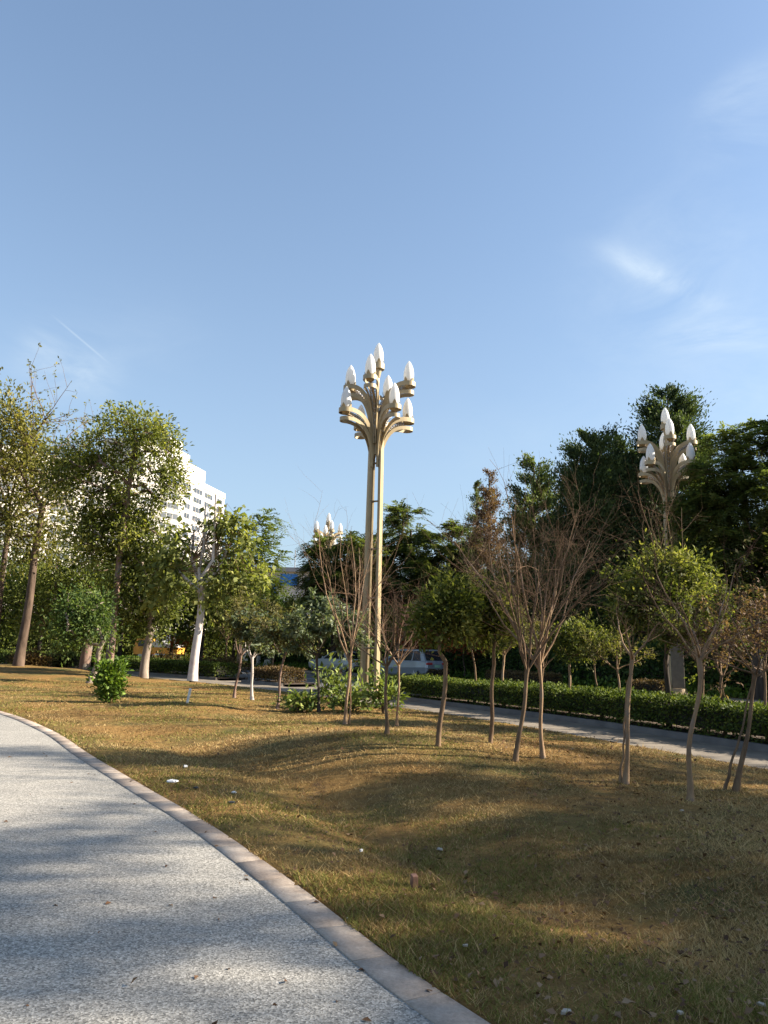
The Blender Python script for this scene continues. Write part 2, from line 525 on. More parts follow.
# ------------------------------------------------------------------ grass and litter
def build_grass():
    n = 820000
    az = rng.uniform(-0.62, 0.62, n); r = np.exp(rng.uniform(math.log(2.7), math.log(34), n))
    x = r * np.sin(az); y = r * np.cos(az)
    dp = signed_dist(PATH, x, y); dr = signed_dist(ROAD, x, y)
    edge = (ground_noise(x, y, 9, 3.0, 3) - 0.5) * 0.14
    k = (dp > 0.005 + edge) & (dr < -0.02 + edge) & (y > 1)
    dens = ground_noise(x, y, 21, 1.3, 3)
    k &= rng.random(n) < np.clip(0.25 + 2.2 * (dens - 0.33), 0.10, 1)
    x, y, r, dp, dr = x[k], y[k], r[k], dp[k], dr[k]; n = len(x)
    z = ground_h(x, y)
    hgt = rng.gamma(4, 0.0045, n) * (0.75 + 0.6 * ground_noise(x, y, 8, 0.9, 3))
    tuft = rng.random(n) < 0.02 + 0.10 * (ground_noise(x, y, 61, 2.6, 3) > 0.62); hgt = np.where(tuft, hgt * 2.3, hgt)
    near = np.exp(-np.abs(dp) / 0.5); hgt = hgt * (1 + 0.35 * near)
    hgt = np.clip(hgt, 0.01, 0.10)
    w = 0.0011 + 0.00048 * r
    th = rng.uniform(0, 2 * np.pi, n); lean = rng.uniform(0.3, 2.2, n); lt = rng.uniform(0, 2 * np.pi, n)
    sx, sy = np.cos(th) * w, np.sin(th) * w
    b0 = np.stack([x - sx, y - sy, z - 0.004], 1); b1 = np.stack([x + sx, y + sy, z - 0.004], 1)
    tip = np.stack([x + np.cos(lt) * hgt * lean, y + np.sin(lt) * hgt * lean, z + hgt], 1)
    V = np.stack([b0, b1, tip], 1).reshape(-1, 3); F = np.arange(3 * n).reshape(-1, 3)
    g = ground_noise(x, y, 31, 0.55, 4)
    green = sstep(0.50, 0.68, g + 0.16 * near + 0.10 * np.exp(-((dp - 1.6) / 1.0) ** 2) * (y < 12) + 0.12 * np.exp(-((dr + 0.7) / 0.8) ** 2)
                  + 0.03 * (y < 5.2) + 0.15 * sstep(15, 22, y))
    isg = rng.random(n) < 0.05 + 0.55 * green
    tint = np.where(isg, rng.uniform(0.62, 1.0, n), np.clip(rng.uniform(-0.06, 0.46, n) + 0.55 * (ground_noise(x, y, 77, 1.7, 4) - 0.45) + 0.5 * (ground_noise(x, y, 78, 0.45, 3) - 0.5), 0.0, 0.57))
    m, nt, b = new_mat('grass_blades')
    a = nt.nodes.new('ShaderNodeAttribute'); a.attribute_name = 'tint'
    c = ramp(nt, a.outputs['Fac'], [(0.0, (0.14, 0.078, 0.028)), (0.28, (0.34, 0.228, 0.094)), (0.56, (0.53, 0.385, 0.175)), (0.62, (0.115, 0.115, 0.026)), (1.0, (0.23, 0.22, 0.050))])
    nt.links.new(c, b.inputs['Base Color']); b.inputs['Roughness'].default_value = 0.75; b.inputs['Specular IOR Level'].default_value = 0.15
    t = nt.nodes.new('ShaderNodeBsdfTranslucent'); nt.links.new(c, t.inputs[0])
    mx = nt.nodes.new('ShaderNodeMixShader'); mx.inputs[0].default_value = 0.25
    nt.links.new(b.outputs[0], mx.inputs[1]); nt.links.new(t.outputs[0], mx.inputs[2]); nt.links.new(mx.outputs[0], nt.nodes['Material Output'].inputs[0])
    o = np_mesh('grass', V, F, m, attrs={'tint': tint})
    tag(o, 'short dry straw brown lawn grass with green patches', 'grass', kind='stuff')


def leaf_quads(P, D, Nn, L, W, bend=0.12):
    """rhombus leaves: base P, direction D, normal N"""
    D = D / (np.linalg.norm(D, axis=1)[:, None] + 1e-9)
    Sd = np.cross(D, Nn); Sd /= np.linalg.norm(Sd, axis=1)[:, None] + 1e-9
    U = np.cross(Sd, D); L = np.broadcast_to(np.asarray(L, float), (len(P),))[:, None]; W = np.broadcast_to(np.asarray(W, float), (len(P),))[:, None]
    mid = P + D * L * 0.48
    V = np.stack([P, mid + Sd * W * 0.5 + U * L * bend, P + D * L, mid - Sd * W * 0.5 + U * L * bend], 1).reshape(-1, 3)
    return V, np.arange(4 * len(P)).reshape(-1, 4)


def rand_unit(n):
    v = rng.normal(size=(n, 3)); return v / np.linalg.norm(v, axis=1)[:, None]


def build_leaf_litter():
    n = 9000
    az = rng.uniform(-0.58, 0.58, n); r = np.exp(rng.uniform(math.log(3.2), math.log(30), n))
    x = r * np.sin(az); y = r * np.cos(az); dp = signed_dist(PATH, x, y); dr = signed_dist(ROAD, x, y)
    pat = ground_noise(x, y, 51, 0.5, 3)
    onpath = (dp < 0) & (dp > -3.5) & (rng.random(n) < 0.07) & (rng.random(n) < np.exp(dp / 1.2) + 0.15)
    k = onpath | (dp > 0.05) & (dr < -0.1) & (rng.random(n) < np.clip((pat - 0.36) * 4.0, 0.06, 1) * (0.3 + 0.7 * sstep(-2, 3, x)) + 0.75 * np.exp(-((x - 3.2) / 1.6) ** 2 - ((y - 10.4) / 1.5) ** 2))
    x, y, r = x[k], y[k], r[k]; n = len(x)
    P = np.stack([x, y, np.where(dp[k] < 0, 0.004, ground_h(x, y) + rng.uniform(0.015, 0.04, n))], 1)
    D = rand_unit(n); D[:, 2] *= 0.35; Nn = rand_unit(n) * 0.5 + np.array([0, 0, 1.0])
    L = rng.uniform(0.02, 0.055, n) * (0.9 + 0.03 * r)
    V, F = leaf_quads(P, D, Nn, L, L * rng.uniform(0.45, 0.75, n), 0.15)
    o = np_mesh('leaf_litter', V, F, leaf_mat('litter_leaf', (0.06, 0.032, 0.018), (0.16, 0.085, 0.045), (0.29, 0.195, 0.115), 0.1, 0.7),
                attrs={'tint': rng.beta(1.2, 1.7, n)})
    tag(o, 'curled brown and tan fallen leaves scattered over the lawn', 'fallen leaves', kind='stuff')


build_grass()
build_leaf_litter()

# ------------------------------------------------------------------ vegetation
B = {}
B['brown'] = bark_mat('brown_bark', (0.042, 0.028, 0.02), (0.145, 0.10, 0.072))
B['redbrown'] = bark_mat('peeling_red_bark', (0.085, 0.052, 0.04), (0.25, 0.165, 0.125), 4, (1, 1, 0.18), 1.0, (0.17, 0.145, 0.12))
B['tan'] = bark_mat('smooth_tan_bark', (0.15, 0.088, 0.048), (0.36, 0.24, 0.14), 9, (1, 1, 0.3), 0.35, (0.24, 0.17, 0.12))
B['olive'] = bark_mat('olive_bark', (0.075, 0.046, 0.028), (0.23, 0.15, 0.088), 9, (1, 1, 0.3), 0.4)
B['pale'] = bark_mat('pale_grey_bark', (0.34, 0.29, 0.25), (0.56, 0.50, 0.45), 4, (1, 1, 0.5), 0.4, (0.44, 0.38, 0.33))
B['white'] = bark_mat('whitish_bark', (0.40, 0.34, 0.31), (0.66, 0.60, 0.56), 3, (1, 1, 0.6), 0.4, (0.52, 0.46, 0.42))
B['dark'] = bark_mat('dark_bark', (0.025, 0.02, 0.016), (0.085, 0.065, 0.05))
B['greybrown'] = bark_mat('grey_brown_bark', (0.13, 0.10, 0.078), (0.33, 0.27, 0.215), 6, (1, 1, 0.15), 0.9, (0.22, 0.175, 0.14))
B['twig'] = bark_mat('reddish_twig', (0.095, 0.058, 0.034), (0.225, 0.14, 0.082), 12, (1, 1, 1), 0.1)
B['twig_dark'] = bark_mat('dark_red_twig', (0.065, 0.034, 0.024), (0.16, 0.085, 0.058), 12, (1, 1, 1), 0.1)
LM = {}
LM['olive'] = leaf_mat('olive_leaf', (0.066, 0.0696, 0.0192), (0.174, 0.168, 0.0432), (0.324, 0.282, 0.09), 0.45)
LM['camphor'] = leaf_mat('camphor_leaf', (0.06, 0.0744, 0.0192), (0.162, 0.18, 0.0432), (0.324, 0.318, 0.09), 0.45)
LM['mid'] = leaf_mat('mid_green_leaf', (0.040, 0.054, 0.015), (0.108, 0.130, 0.034), (0.22, 0.235, 0.068), 0.42)
LM['yellow'] = leaf_mat('yellow_green_leaf', (0.08, 0.098, 0.028), (0.185, 0.205, 0.058), (0.34, 0.335, 0.115), 0.42)
LM['dark'] = leaf_mat('dark_green_leaf', (0.0286, 0.0546, 0.0182), (0.0806, 0.1274, 0.039), (0.169, 0.2145, 0.0715), 0.42)
LM['frond'] = leaf_mat('feathery_leaf', (0.0381, 0.057, 0.0212), (0.111, 0.138, 0.0476), (0.2116, 0.2116, 0.0793), 0.5)
LM['frond_light'] = leaf_mat('light_feathery_leaf', (0.045, 0.07, 0.015), (0.115, 0.15, 0.03), (0.22, 0.24, 0.06), 0.35)
LM['conifer'] = leaf_mat('cypress_spray', (0.0232, 0.0406, 0.0159), (0.0667, 0.0957, 0.0377), (0.1377, 0.174, 0.0653), 0.3, 0.7, 0.2)
LM['conifer_light'] = leaf_mat('mossy_cypress_spray', (0.039, 0.0572, 0.0195), (0.0975, 0.13, 0.0442), (0.182, 0.208, 0.078), 0.3, 0.7, 0.2)
LM['russet'] = leaf_mat('russet_leaf', (0.07, 0.042, 0.03), (0.16, 0.095, 0.062), (0.22, 0.16, 0.09), 0.35)
LM['red'] = leaf_mat('red_leaf', (0.16, 0.035, 0.015), (0.34, 0.075, 0.025), (0.48, 0.15, 0.04), 0.3)
LM['greyleaf'] = leaf_mat('grey_green_leaf', (0.049, 0.0672, 0.0364), (0.119, 0.147, 0.0868), (0.266, 0.294, 0.196), 0.35)
LM['hedge'] = leaf_mat('hedge_leaf', (0.0264, 0.0432, 0.0108), (0.0864, 0.1176, 0.0252), (0.228, 0.24, 0.054), 0.32)
LM['bronze'] = leaf_mat('bronze_hedge_leaf', (0.05, 0.03, 0.016), (0.13, 0.085, 0.04), (0.20, 0.16, 0.06), 0.25)
LM['shrub'] = leaf_mat('shrub_leaf', (0.04, 0.065, 0.016), (0.115, 0.155, 0.036), (0.26, 0.29, 0.09), 0.3, 0.6, 0.15)
LM['bush'] = leaf_mat('glossy_bush_leaf', (0.035, 0.065, 0.010), (0.11, 0.18, 0.024), (0.26, 0.34, 0.06), 0.3, 0.5, 0.25)
LM['osmanthus'] = leaf_mat('osmanthus_leaf', (0.0408, 0.0528, 0.0132), (0.126, 0.144, 0.036), (0.288, 0.282, 0.084), 0.42)
LM['dull'] = leaf_mat('dull_brown_green_leaf', (0.048, 0.048, 0.0192), (0.114, 0.108, 0.0408), (0.216, 0.192, 0.072), 0.38)


def blob_points(blobs, n, g, shell=0.55):
    """attractors in a union of ellipsoids (cx,cy,cz,rx,ry,rz), biased to the outside"""
    vol = np.array([b[3] * b[4] * b[5] for b in blobs]) ** 0.75; vol = vol / vol.sum()
    k = g.choice(len(blobs), n, p=vol); bl = np.array(blobs)[k]
    u = g.normal(size=(n, 3)); u /= np.linalg.norm(u, axis=1)[:, None]
    rad = shell + (1 - shell) * g.random(n) ** 0.6
    rad = np.where(g.random(n) < 0.22, rad * g.random(n), rad)
    return bl[:, :3] + u * rad[:, None] * bl[:, 3:6]


def grow(trunk, r_base, r_top, fork, pts, g, rtip=0.012, wob=0.10, up=0.12):
    """limbs from a trunk polyline to every attractor; returns tube paths and tip directions"""
    nodes = [np.array(p, float) for p in trunk]; par = [-1] + list(range(len(trunk) - 1))
    top = nodes[-1]; order = np.argsort(np.linalg.norm(pts - top, axis=1)); chains = []; tipdir = np.zeros_like(pts)
    for oi in order:
        a = pts[oi]; N = np.array(nodes[fork:]); d = a - N; dist = np.linalg.norm(d, axis=1) + 1e-6
        cost = dist * (1.0 + 0.9 * np.clip(-d[:, 2] / dist, 0, 1)) + 0.15 * np.linalg.norm(N - top, axis=1)
        k = int(np.argmin(cost)) + fork; p = nodes[k]; L = np.linalg.norm(a - p)
        m1 = p + (a - p) * 0.36 + g.normal(size=3) * L * wob + np.array([0, 0, L * up * 0.5])
        m2 = p + (a - p) * 0.70 + g.normal(size=3) * L * wob * 0.8 + np.array([0, 0, L * up])
        i0 = len(nodes); nodes += [m1, m2, a]; par += [k, i0, i0 + 1]; chains.append([k, i0, i0 + 1, i0 + 2])
        tipdir[oi] = (a - m2) / (np.linalg.norm(a - m2) + 1e-6)
    cnt = np.zeros(len(nodes))
    for c in chains: cnt[c[-1]] += 1
    for i in range(len(nodes) - 1, 0, -1): cnt[par[i]] += cnt[i]
    rr = rtip * np.sqrt(np.maximum(cnt, 1))
    lim = r_top / max(rtip * math.sqrt(max(cnt[len(trunk) - 1], 1)), 1e-6); rr = np.where(np.arange(len(nodes)) >= len(trunk), np.minimum(rr * min(lim, 1.0), r_top * 0.9), rr)
    rr = np.maximum(rr, rtip * 0.5)
    tp = [(np.array(trunk), np.linspace(r_base, r_top, len(trunk)))]
    bp = []
    for c in chains:
        P = np.array([nodes[i] for i in c]); r = rr[c].copy(); r[0] = min(r[0], r[1] * 1.25); r[-1] = rtip * 0.35
        bp.append((P, r))
    return tp, bp, tipdir


def trunk_line(h, lean=(0, 0), wob=0.05, n=9, g=None, base=(0, 0)):
    t = np.linspace(0, 1, n); P = np.zeros((n, 3))
    P[:, 2] = t * h - 0.06 * (1 - t)
    ph = g.uniform(0, 6, 4)
    P[:, 0] = base[0] + lean[0] * t + wob * np.sin(ph[0] + t * 6.0) * t * (1.2 - t) * 2; P[:, 1] = base[1] + lean[1] * t + wob * np.sin(ph[1] + t * 5.0) * t * (1.2 - t) * 2
    return P


def flare(r0, r1, n, amount=1.35):
    t = np.linspace(0, 1, n); r = r0 + (r1 - r0) * t
    return r * (1 + (amount - 1) * np.exp(-t * 9))


def crown_leaves(tips, tipdir, g, per, rc, size, flat=1.0, centre=None, aspect=0.42, out=0.7, droop=0.0, clump_var=0.28, bias=0.0):
    n = len(tips) * per; k = np.repeat(np.arange(len(tips)), per)
    rcs = rc * g.uniform(0.6, 1.35, len(tips))
    off = g.normal(size=(n, 3)) * 0.55; off[:, 2] *= flat
    P = tips[k] + off * rcs[k][:, None]
    D = rand_unit(n) if False else g.normal(size=(n, 3)); D /= np.linalg.norm(D, axis=1)[:, None]
    o = off / (np.linalg.norm(off, axis=1)[:, None] + 1e-6)
    D = D * (1 - out * 0.5) + o * out + tipdir[k] * 0.3; D[:, 2] -= droop
    Nn = g.normal(size=(n, 3)) * 0.75 + np.array([0, 0, 0.9])
    L = size * 1.18 * g.uniform(0.65, 1.35, n)
    V, F = leaf_quads(P, D, Nn, L, L * aspect * g.uniform(0.8, 1.25, n))
    ct = g.normal(0.42 + bias, clump_var, len(tips))
    tint = np.clip(ct[k] + g.normal(0, 0.17, n), 0, 1)
    return V, F, tint


def frond_leaves(tips, tipdir, g, fr=6, flen=0.5, pairs=9, lsize=0.10, aspect=0.42, clump_var=0.14, bias=0.05, spread=0.9):
    """pinnate sprays: fr fronds per tip, each a drooping row of leaflet pairs"""
    T = len(tips) * fr; k = np.repeat(np.arange(len(tips)), fr)
    d = g.normal(size=(T, 3)) * spread; d[:, 2] = np.abs(d[:, 2]) * 0.35 + 0.05; d += tipdir[k] * 0.9
    d /= np.linalg.norm(d, axis=1)[:, None] + 1e-6
    L = flen * g.uniform(0.6, 1.3, T); st = tips[k] + g.normal(size=(T, 3)) * 0.12 * flen
    t = np.linspace(0.12, 1, pairs)[None, :, None]
    C = st[:, None, :] + d[:, None, :] * (t * L[:, None, None]); C[:, :, 2] -= (t[:, :, 0] ** 2) * L[:, None] * 0.42
    side = np.cross(d, np.array([0, 0, 1.0])); side /= np.linalg.norm(side, axis=1)[:, None] + 1e-6
    up = np.cross(side, d)
    Vs, ts = [], []
    for s in (-1, 1):
        D = np.broadcast_to(s * side[:, None, :], C.shape) + 0.55 * d[:, None, :]; D = D + g.normal(size=C.shape) * 0.22 - np.array([0, 0, 0.18])
        Nn = np.broadcast_to(up[:, None, :], C.shape) + g.normal(size=C.shape) * 0.25
        ls = lsize * (1 - 0.45 * np.abs(t[:, :, 0] - 0.45)) * np.ones((T, 1)) * g.uniform(0.8, 1.2, (T, pairs))
        V, _ = leaf_quads(C.reshape(-1, 3), D.reshape(-1, 3), Nn.reshape(-1, 3), ls.ravel(), ls.ravel() * aspect)
        Vs.append(V)
        ct = np.clip(g.normal(0.42 + bias, clump_var, len(tips))[k] + g.normal(0, 0.08, T), 0, 1)
        ts.append(np.repeat(ct, pairs))
    V = np.concatenate(Vs); tint = np.clip(np.concatenate(ts) + g.normal(0, 0.08, len(V) // 4), 0, 1)
    return V, np.arange(len(V)).reshape(-1, 4), tint


def add_trunk_parts(root, tp, bp, bark, limb_bark=None, sides=10, knots=0):
    tv, tf = tubes(tp, sides)
    np_mesh('trunk', tv, tf, bark, root, smooth=True)
    if bp:
        bv, bf = tubes(bp, 5)
        np_mesh('branches', bv, bf, limb_bark or bark, root, smooth=True)


def broadleaf(name, loc, label, group, seed, h, fork_h, r, blobs, ntips, per, rc, size, bark, leaf, lean=(0, 0), wob=0.08, limb_bark=None,
              mode='leaf', flat=1.0, cat='tree', rtip=0.012, top_r=None, flare_k=1.28, rz=0.0, shell=0.55, **kw):
    g = np.random.default_rng(seed)
    r *= 0.74; root = thing(name, loc, label, cat, group, rz)
    tl = trunk_line(h, lean, wob, 11, g)
    tr = top_r if top_r else r * 0.45
    fork = max(1, min(9, int(round(10 * fork_h / h))))
    pts = blob_points(blobs, ntips, g, shell)
    tp, bp, td = grow(tl, r, tr, fork, pts, g, rtip=rtip)
    tp = [(tp[0][0], flare(r, tr, len(tl), flare_k))]
    add_trunk_parts(root, tp, bp, bark, limb_bark)
    if mode == 'frond': V, F, t = frond_leaves(pts, td, g, **kw)
    else: V, F, t = crown_leaves(pts, td, g, per, rc, size, flat, **kw)
    np_mesh('crown', V, F, leaf, root, attrs={'tint': t})
    return root


def conifer(name, loc, label, group, seed, h, r_low, leaf, bark, z0=0.06, n=210, per=150, power=0.8, size=0.16, lean=(0, 0), ragged=0.28, columnar=0.0):
    g = np.random.default_rng(seed); root = thing(name, loc, label, 'tree', group)
    tl = trunk_line(h * 0.97, lean, 0.05, 9, g)
    z = z0 * h + (1 - z0) * h * (1 - g.random(n) ** 0.62) ** 1.0
    t = (z - z0 * h) / (h * (1 - z0)); prof = (1 - t) ** power
    if columnar: prof = np.minimum(prof, 1) * (1 - columnar) + columnar * np.sqrt(np.clip(1 - t ** 3, 0, 1))
    prof *= 0.72 + 0.28 * np.minimum(t / 0.12, 1)
    th = g.uniform(0, 2 * np.pi, n); ragged *= 0.75; lump = 1 + ragged * np.sin(3 * th + z * 1.3 + seed) * np.sin(z * 2.1 + th) + g.normal(0, ragged * 0.35, n)
    rad = r_low * prof * lump * np.sqrt(g.uniform(0.55, 1.0, n))
    cx = np.interp(z, tl[:, 2], tl[:, 0]); cy = np.interp(z, tl[:, 2], tl[:, 1])
    C = np.stack([cx + rad * np.cos(th), cy + rad * np.sin(th), z], 1)
    Rd = np.stack([np.cos(th), np.sin(th), np.full(n, 0.75)], 1); Rd /= np.linalg.norm(Rd, axis=1)[:, None]
    bp = []
    for i in range(0, n, 2):
        b = np.array([cx[i], cy[i], max(0.3, z[i] - rad[i] * 0.6)]); bp.append((np.array([b, (b + C[i]) / 2 + [0, 0, -0.05 * rad[i]], C[i]]), np.array([0.05, 0.035, 0.012])))
    add_trunk_parts(root, [(tl, flare(h * 0.018 + 0.05, 0.03, 9))], bp, bark)
    per = int(per * 2.6); k = np.repeat(np.arange(n), per); N = n * per
    cr = (0.20 + 0.33 * prof) * r_low * 0.55 * g.uniform(0.7, 1.3, n)
    along = g.normal(size=N) * 0.9; off = g.normal(size=(N, 3)) * 0.42
    P = C[k] + (off + Rd[k] * along[:, None] * 0.8) * cr[k][:, None]
    D = Rd[k] * 0.9 + g.normal(size=(N, 3)) * 0.45 + np.array([0, 0, 0.35])
    L = size * 0.88 * g.uniform(0.6, 1.5, N)
    V, F = leaf_quads(P, D, g.normal(size=(N, 3)), L, L * 0.45)
    tint = np.clip(g.normal(0.42, 0.2, n)[k] + g.normal(0, 0.18, N), 0, 1)
    np_mesh('crown', V, F, leaf, root, attrs={'tint': tint})
    return root


def twig_tree(name, loc, label, group, seed, h, fork_h, r, bark, twig, lean=(0, 0), wob=0.04, n1=6, n2=6, n3=4, spread=0.55, width=None,
              leaf=None, nleaf=0, lsize=0.05, stub=True, levels=3, cat='tree', rise=1.0, rmain=None, knob=True, twin=None):
    """a small pollarded tree: wobbly trunk, knobbly head, upswept bare shoots"""
    r *= 0.57; rmain = rmain * 0.72 if rmain else None
    g = np.random.default_rng(seed); root = thing(name, loc, label, cat, group)
    tl = trunk_line(fork_h, lean, wob, 14, g)
    rt = r * 0.78; tr = flare(r, rt, 14, 1.3); tr *= 1 + g.normal(0, 0.05, 14)
    if knob: tr[-2:] *= (1.18, 1.45)
    tr[:4] *= (1.55, 1.30, 1.14, 1.05)
    tp = [(tl, tr)]
    if twin:
        t2 = tl + np.array([twin[0], twin[1], 0])[None, :] * (1 - np.linspace(0, 1, 14) ** 1.5)[:, None]; t2[:, :2] += g.normal(0, 0.008, (14, 2)); tp.append((t2, tr * 0.5))
    add = []; main = []; tipsP, tipsD = [], []
    top = tl[-1]; H = h - fork_h; W = width if width else H * spread

    def shoot(p, d, L, r0, r1, bend, n=6):
        P = [np.array(p)]; d = d / np.linalg.norm(d)
        kink = g.normal(size=3) * 0.12
        for i in range(n):
            d = d + np.array([0, 0, bend]) / n + g.normal(size=3) * 0.15 + kink * math.sin(i * 1.7) * 0.5; d /= np.linalg.norm(d)
            P.append(P[-1] + d * L / n)
        return np.array(P), np.linspace(r0, r1, n + 1), d
    rm = rmain or r * 0.5
    a0 = g.uniform(0, 6.28)
    for i in range(n1):
        az = a0 + i * 2 * math.pi / n1 + g.uniform(-0.4, 0.4); out = g.uniform(0.25, 1.0)
        L = H * g.uniform(0.55, 0.8); d = np.array([math.cos(az) * out * W / H * 2.0, math.sin(az) * out * W / H * 2.0, 0.62 * rise])
        st = top + np.array([math.cos(az), math.sin(az), 0]) * rt * 0.5 - np.array([0, 0, g.uniform(0, 0.06)])
        P, rr, dd = shoot(st, d, L, rm * g.uniform(0.75, 1.1), rm * 0.28, 0.55); main.append((P, rr))
        for j in range(n2):
            q = g.uniform(0.22, 1.0); idx = q * 6; i0 = min(5, int(idx)); p = P[i0] + (P[i0 + 1] - P[i0]) * (idx - i0)
            dv = (P[i0 + 1] - P[i0]); dv /= np.linalg.norm(dv); d2 = dv + g.normal(size=3) * 0.48 + np.array([0, 0, 0.12])
            L2 = H * g.uniform(0.22, 0.48) * (1.1 - 0.3 * q)
            P2, r2, dd2 = shoot(p, d2, L2, rm * 0.26, rm * 0.09, 0.15, 5); add.append((P2, r2))
            tipsP.append(P2[-1]); tipsD.append(dd2)
            for k in range(n3):
                q2 = g.uniform(0.25, 0.98) * 5; i1 = min(4, int(q2)); p2 = P2[i1] + (P2[i1 + 1] - P2[i1]) * (q2 - i1)
                dv2 = P2[i1 + 1] - P2[i1]; dv2 /= np.linalg.norm(dv2); d3 = dv2 + g.normal(size=3) * 0.55
                P3, r3, dd3 = shoot(p2, d3, L2 * g.uniform(0.3, 0.65), rm * 0.10, rm * 0.045, 0.05, 3); add.append((P3, r3))
                tipsP.append(P3[-1]); tipsD.append(dd3)
    tv, tf = tubes(tp, 9); np_mesh('trunk', tv, tf, bark, root, smooth=True)
    bv, bf = tubes(main, 6); np_mesh('branches', bv, bf, bark, root, smooth=True)
    bv, bf = tubes(add, 4); np_mesh('twigs', bv, bf, twig, root)
    if leaf is not None and nleaf:
        tp_ = np.array(tipsP); td_ = np.array(tipsD); kk = g.choice(len(tp_), nleaf)
        P = tp_[kk] - td_[kk] * g.uniform(0, 0.35, nleaf)[:, None] + g.normal(size=(nleaf, 3)) * 0.035
        D = td_[kk] * 0.3 + g.normal(size=(nleaf, 3)) * 0.6 - np.array([0, 0, 0.25]); Nn = g.normal(size=(nleaf, 3)) * 0.8 + np.array([0, 0, 0.8])
        L = lsize * g.uniform(0.6, 1.4, nleaf); V, F = leaf_quads(P, D, Nn, L, L * 0.45)
        cl = g.normal(0.45, 0.22, len(tp_)); np_mesh('crown', V, F, leaf, root, attrs={'tint': np.clip(cl[kk] + g.normal(0, 0.15, nleaf), 0, 1)})
    return root


def shrub(name, loc, label, group, seed, rx, ry, h, leaf, n_stems=14, per=34, size=0.10, aspect=0.42, bark=None, cat='shrub', rc=0.16, up=0.3, bias=0.0, open_=0.5):
    g = np.random.default_rng(seed); root = thing(name, loc, label, cat, group)
    st, tips, td = [], [], []
    for i in range(n_stems):
        az = g.uniform(0, 6.28); q = math.sqrt(g.random()); e = np.array([math.cos(az) * rx * q, math.sin(az) * ry * q, h * g.uniform(0.55, 1.0) * (1 - 0.35 * q * q)])
        b = np.array([e[0] * 0.12, e[1] * 0.12, -0.03]); m = b + (e - b) * 0.5 + np.array([-e[0] * 0.12, -e[1] * 0.12, h * 0.06]) + g.normal(size=3) * 0.03
        P = np.array([b, (b + m) / 2 + g.normal(size=3) * 0.01, m, (m + e) / 2 + g.normal(size=3) * 0.02, e]); st.append((P, np.linspace(0.012, 0.004, 5)))
        for t in g.uniform(0.25, 1.0, 5):
            k = min(3, int(t * 4)); p = P[k] + (P[k + 1] - P[k]) * (t * 4 - k); tips.append(p + g.normal(size=3) * 0.05); d = P[k + 1] - P[k]; td.append(d / np.linalg.norm(d))
    tips = np.array(tips); td = np.array(td); tips[:, 2] = np.maximum(tips[:, 2], 0.06)
    v, f = tubes(st, 5); np_mesh('stems', v, f, bark or B['brown'], root)
    V, F, t = crown_leaves(tips, td, g, per, rc, size, 0.9, aspect=aspect, out=0.6, clump_var=0.2, bias=bias)
    V = V.reshape(-1, 4, 3); keep = V[:, :, 2].min(1) > -0.01; V = V[keep].reshape(-1, 3); t = t[keep]
    np_mesh('foliage', V, np.arange(len(V)).reshape(-1, 4), leaf, root, attrs={'tint': t})
    return root


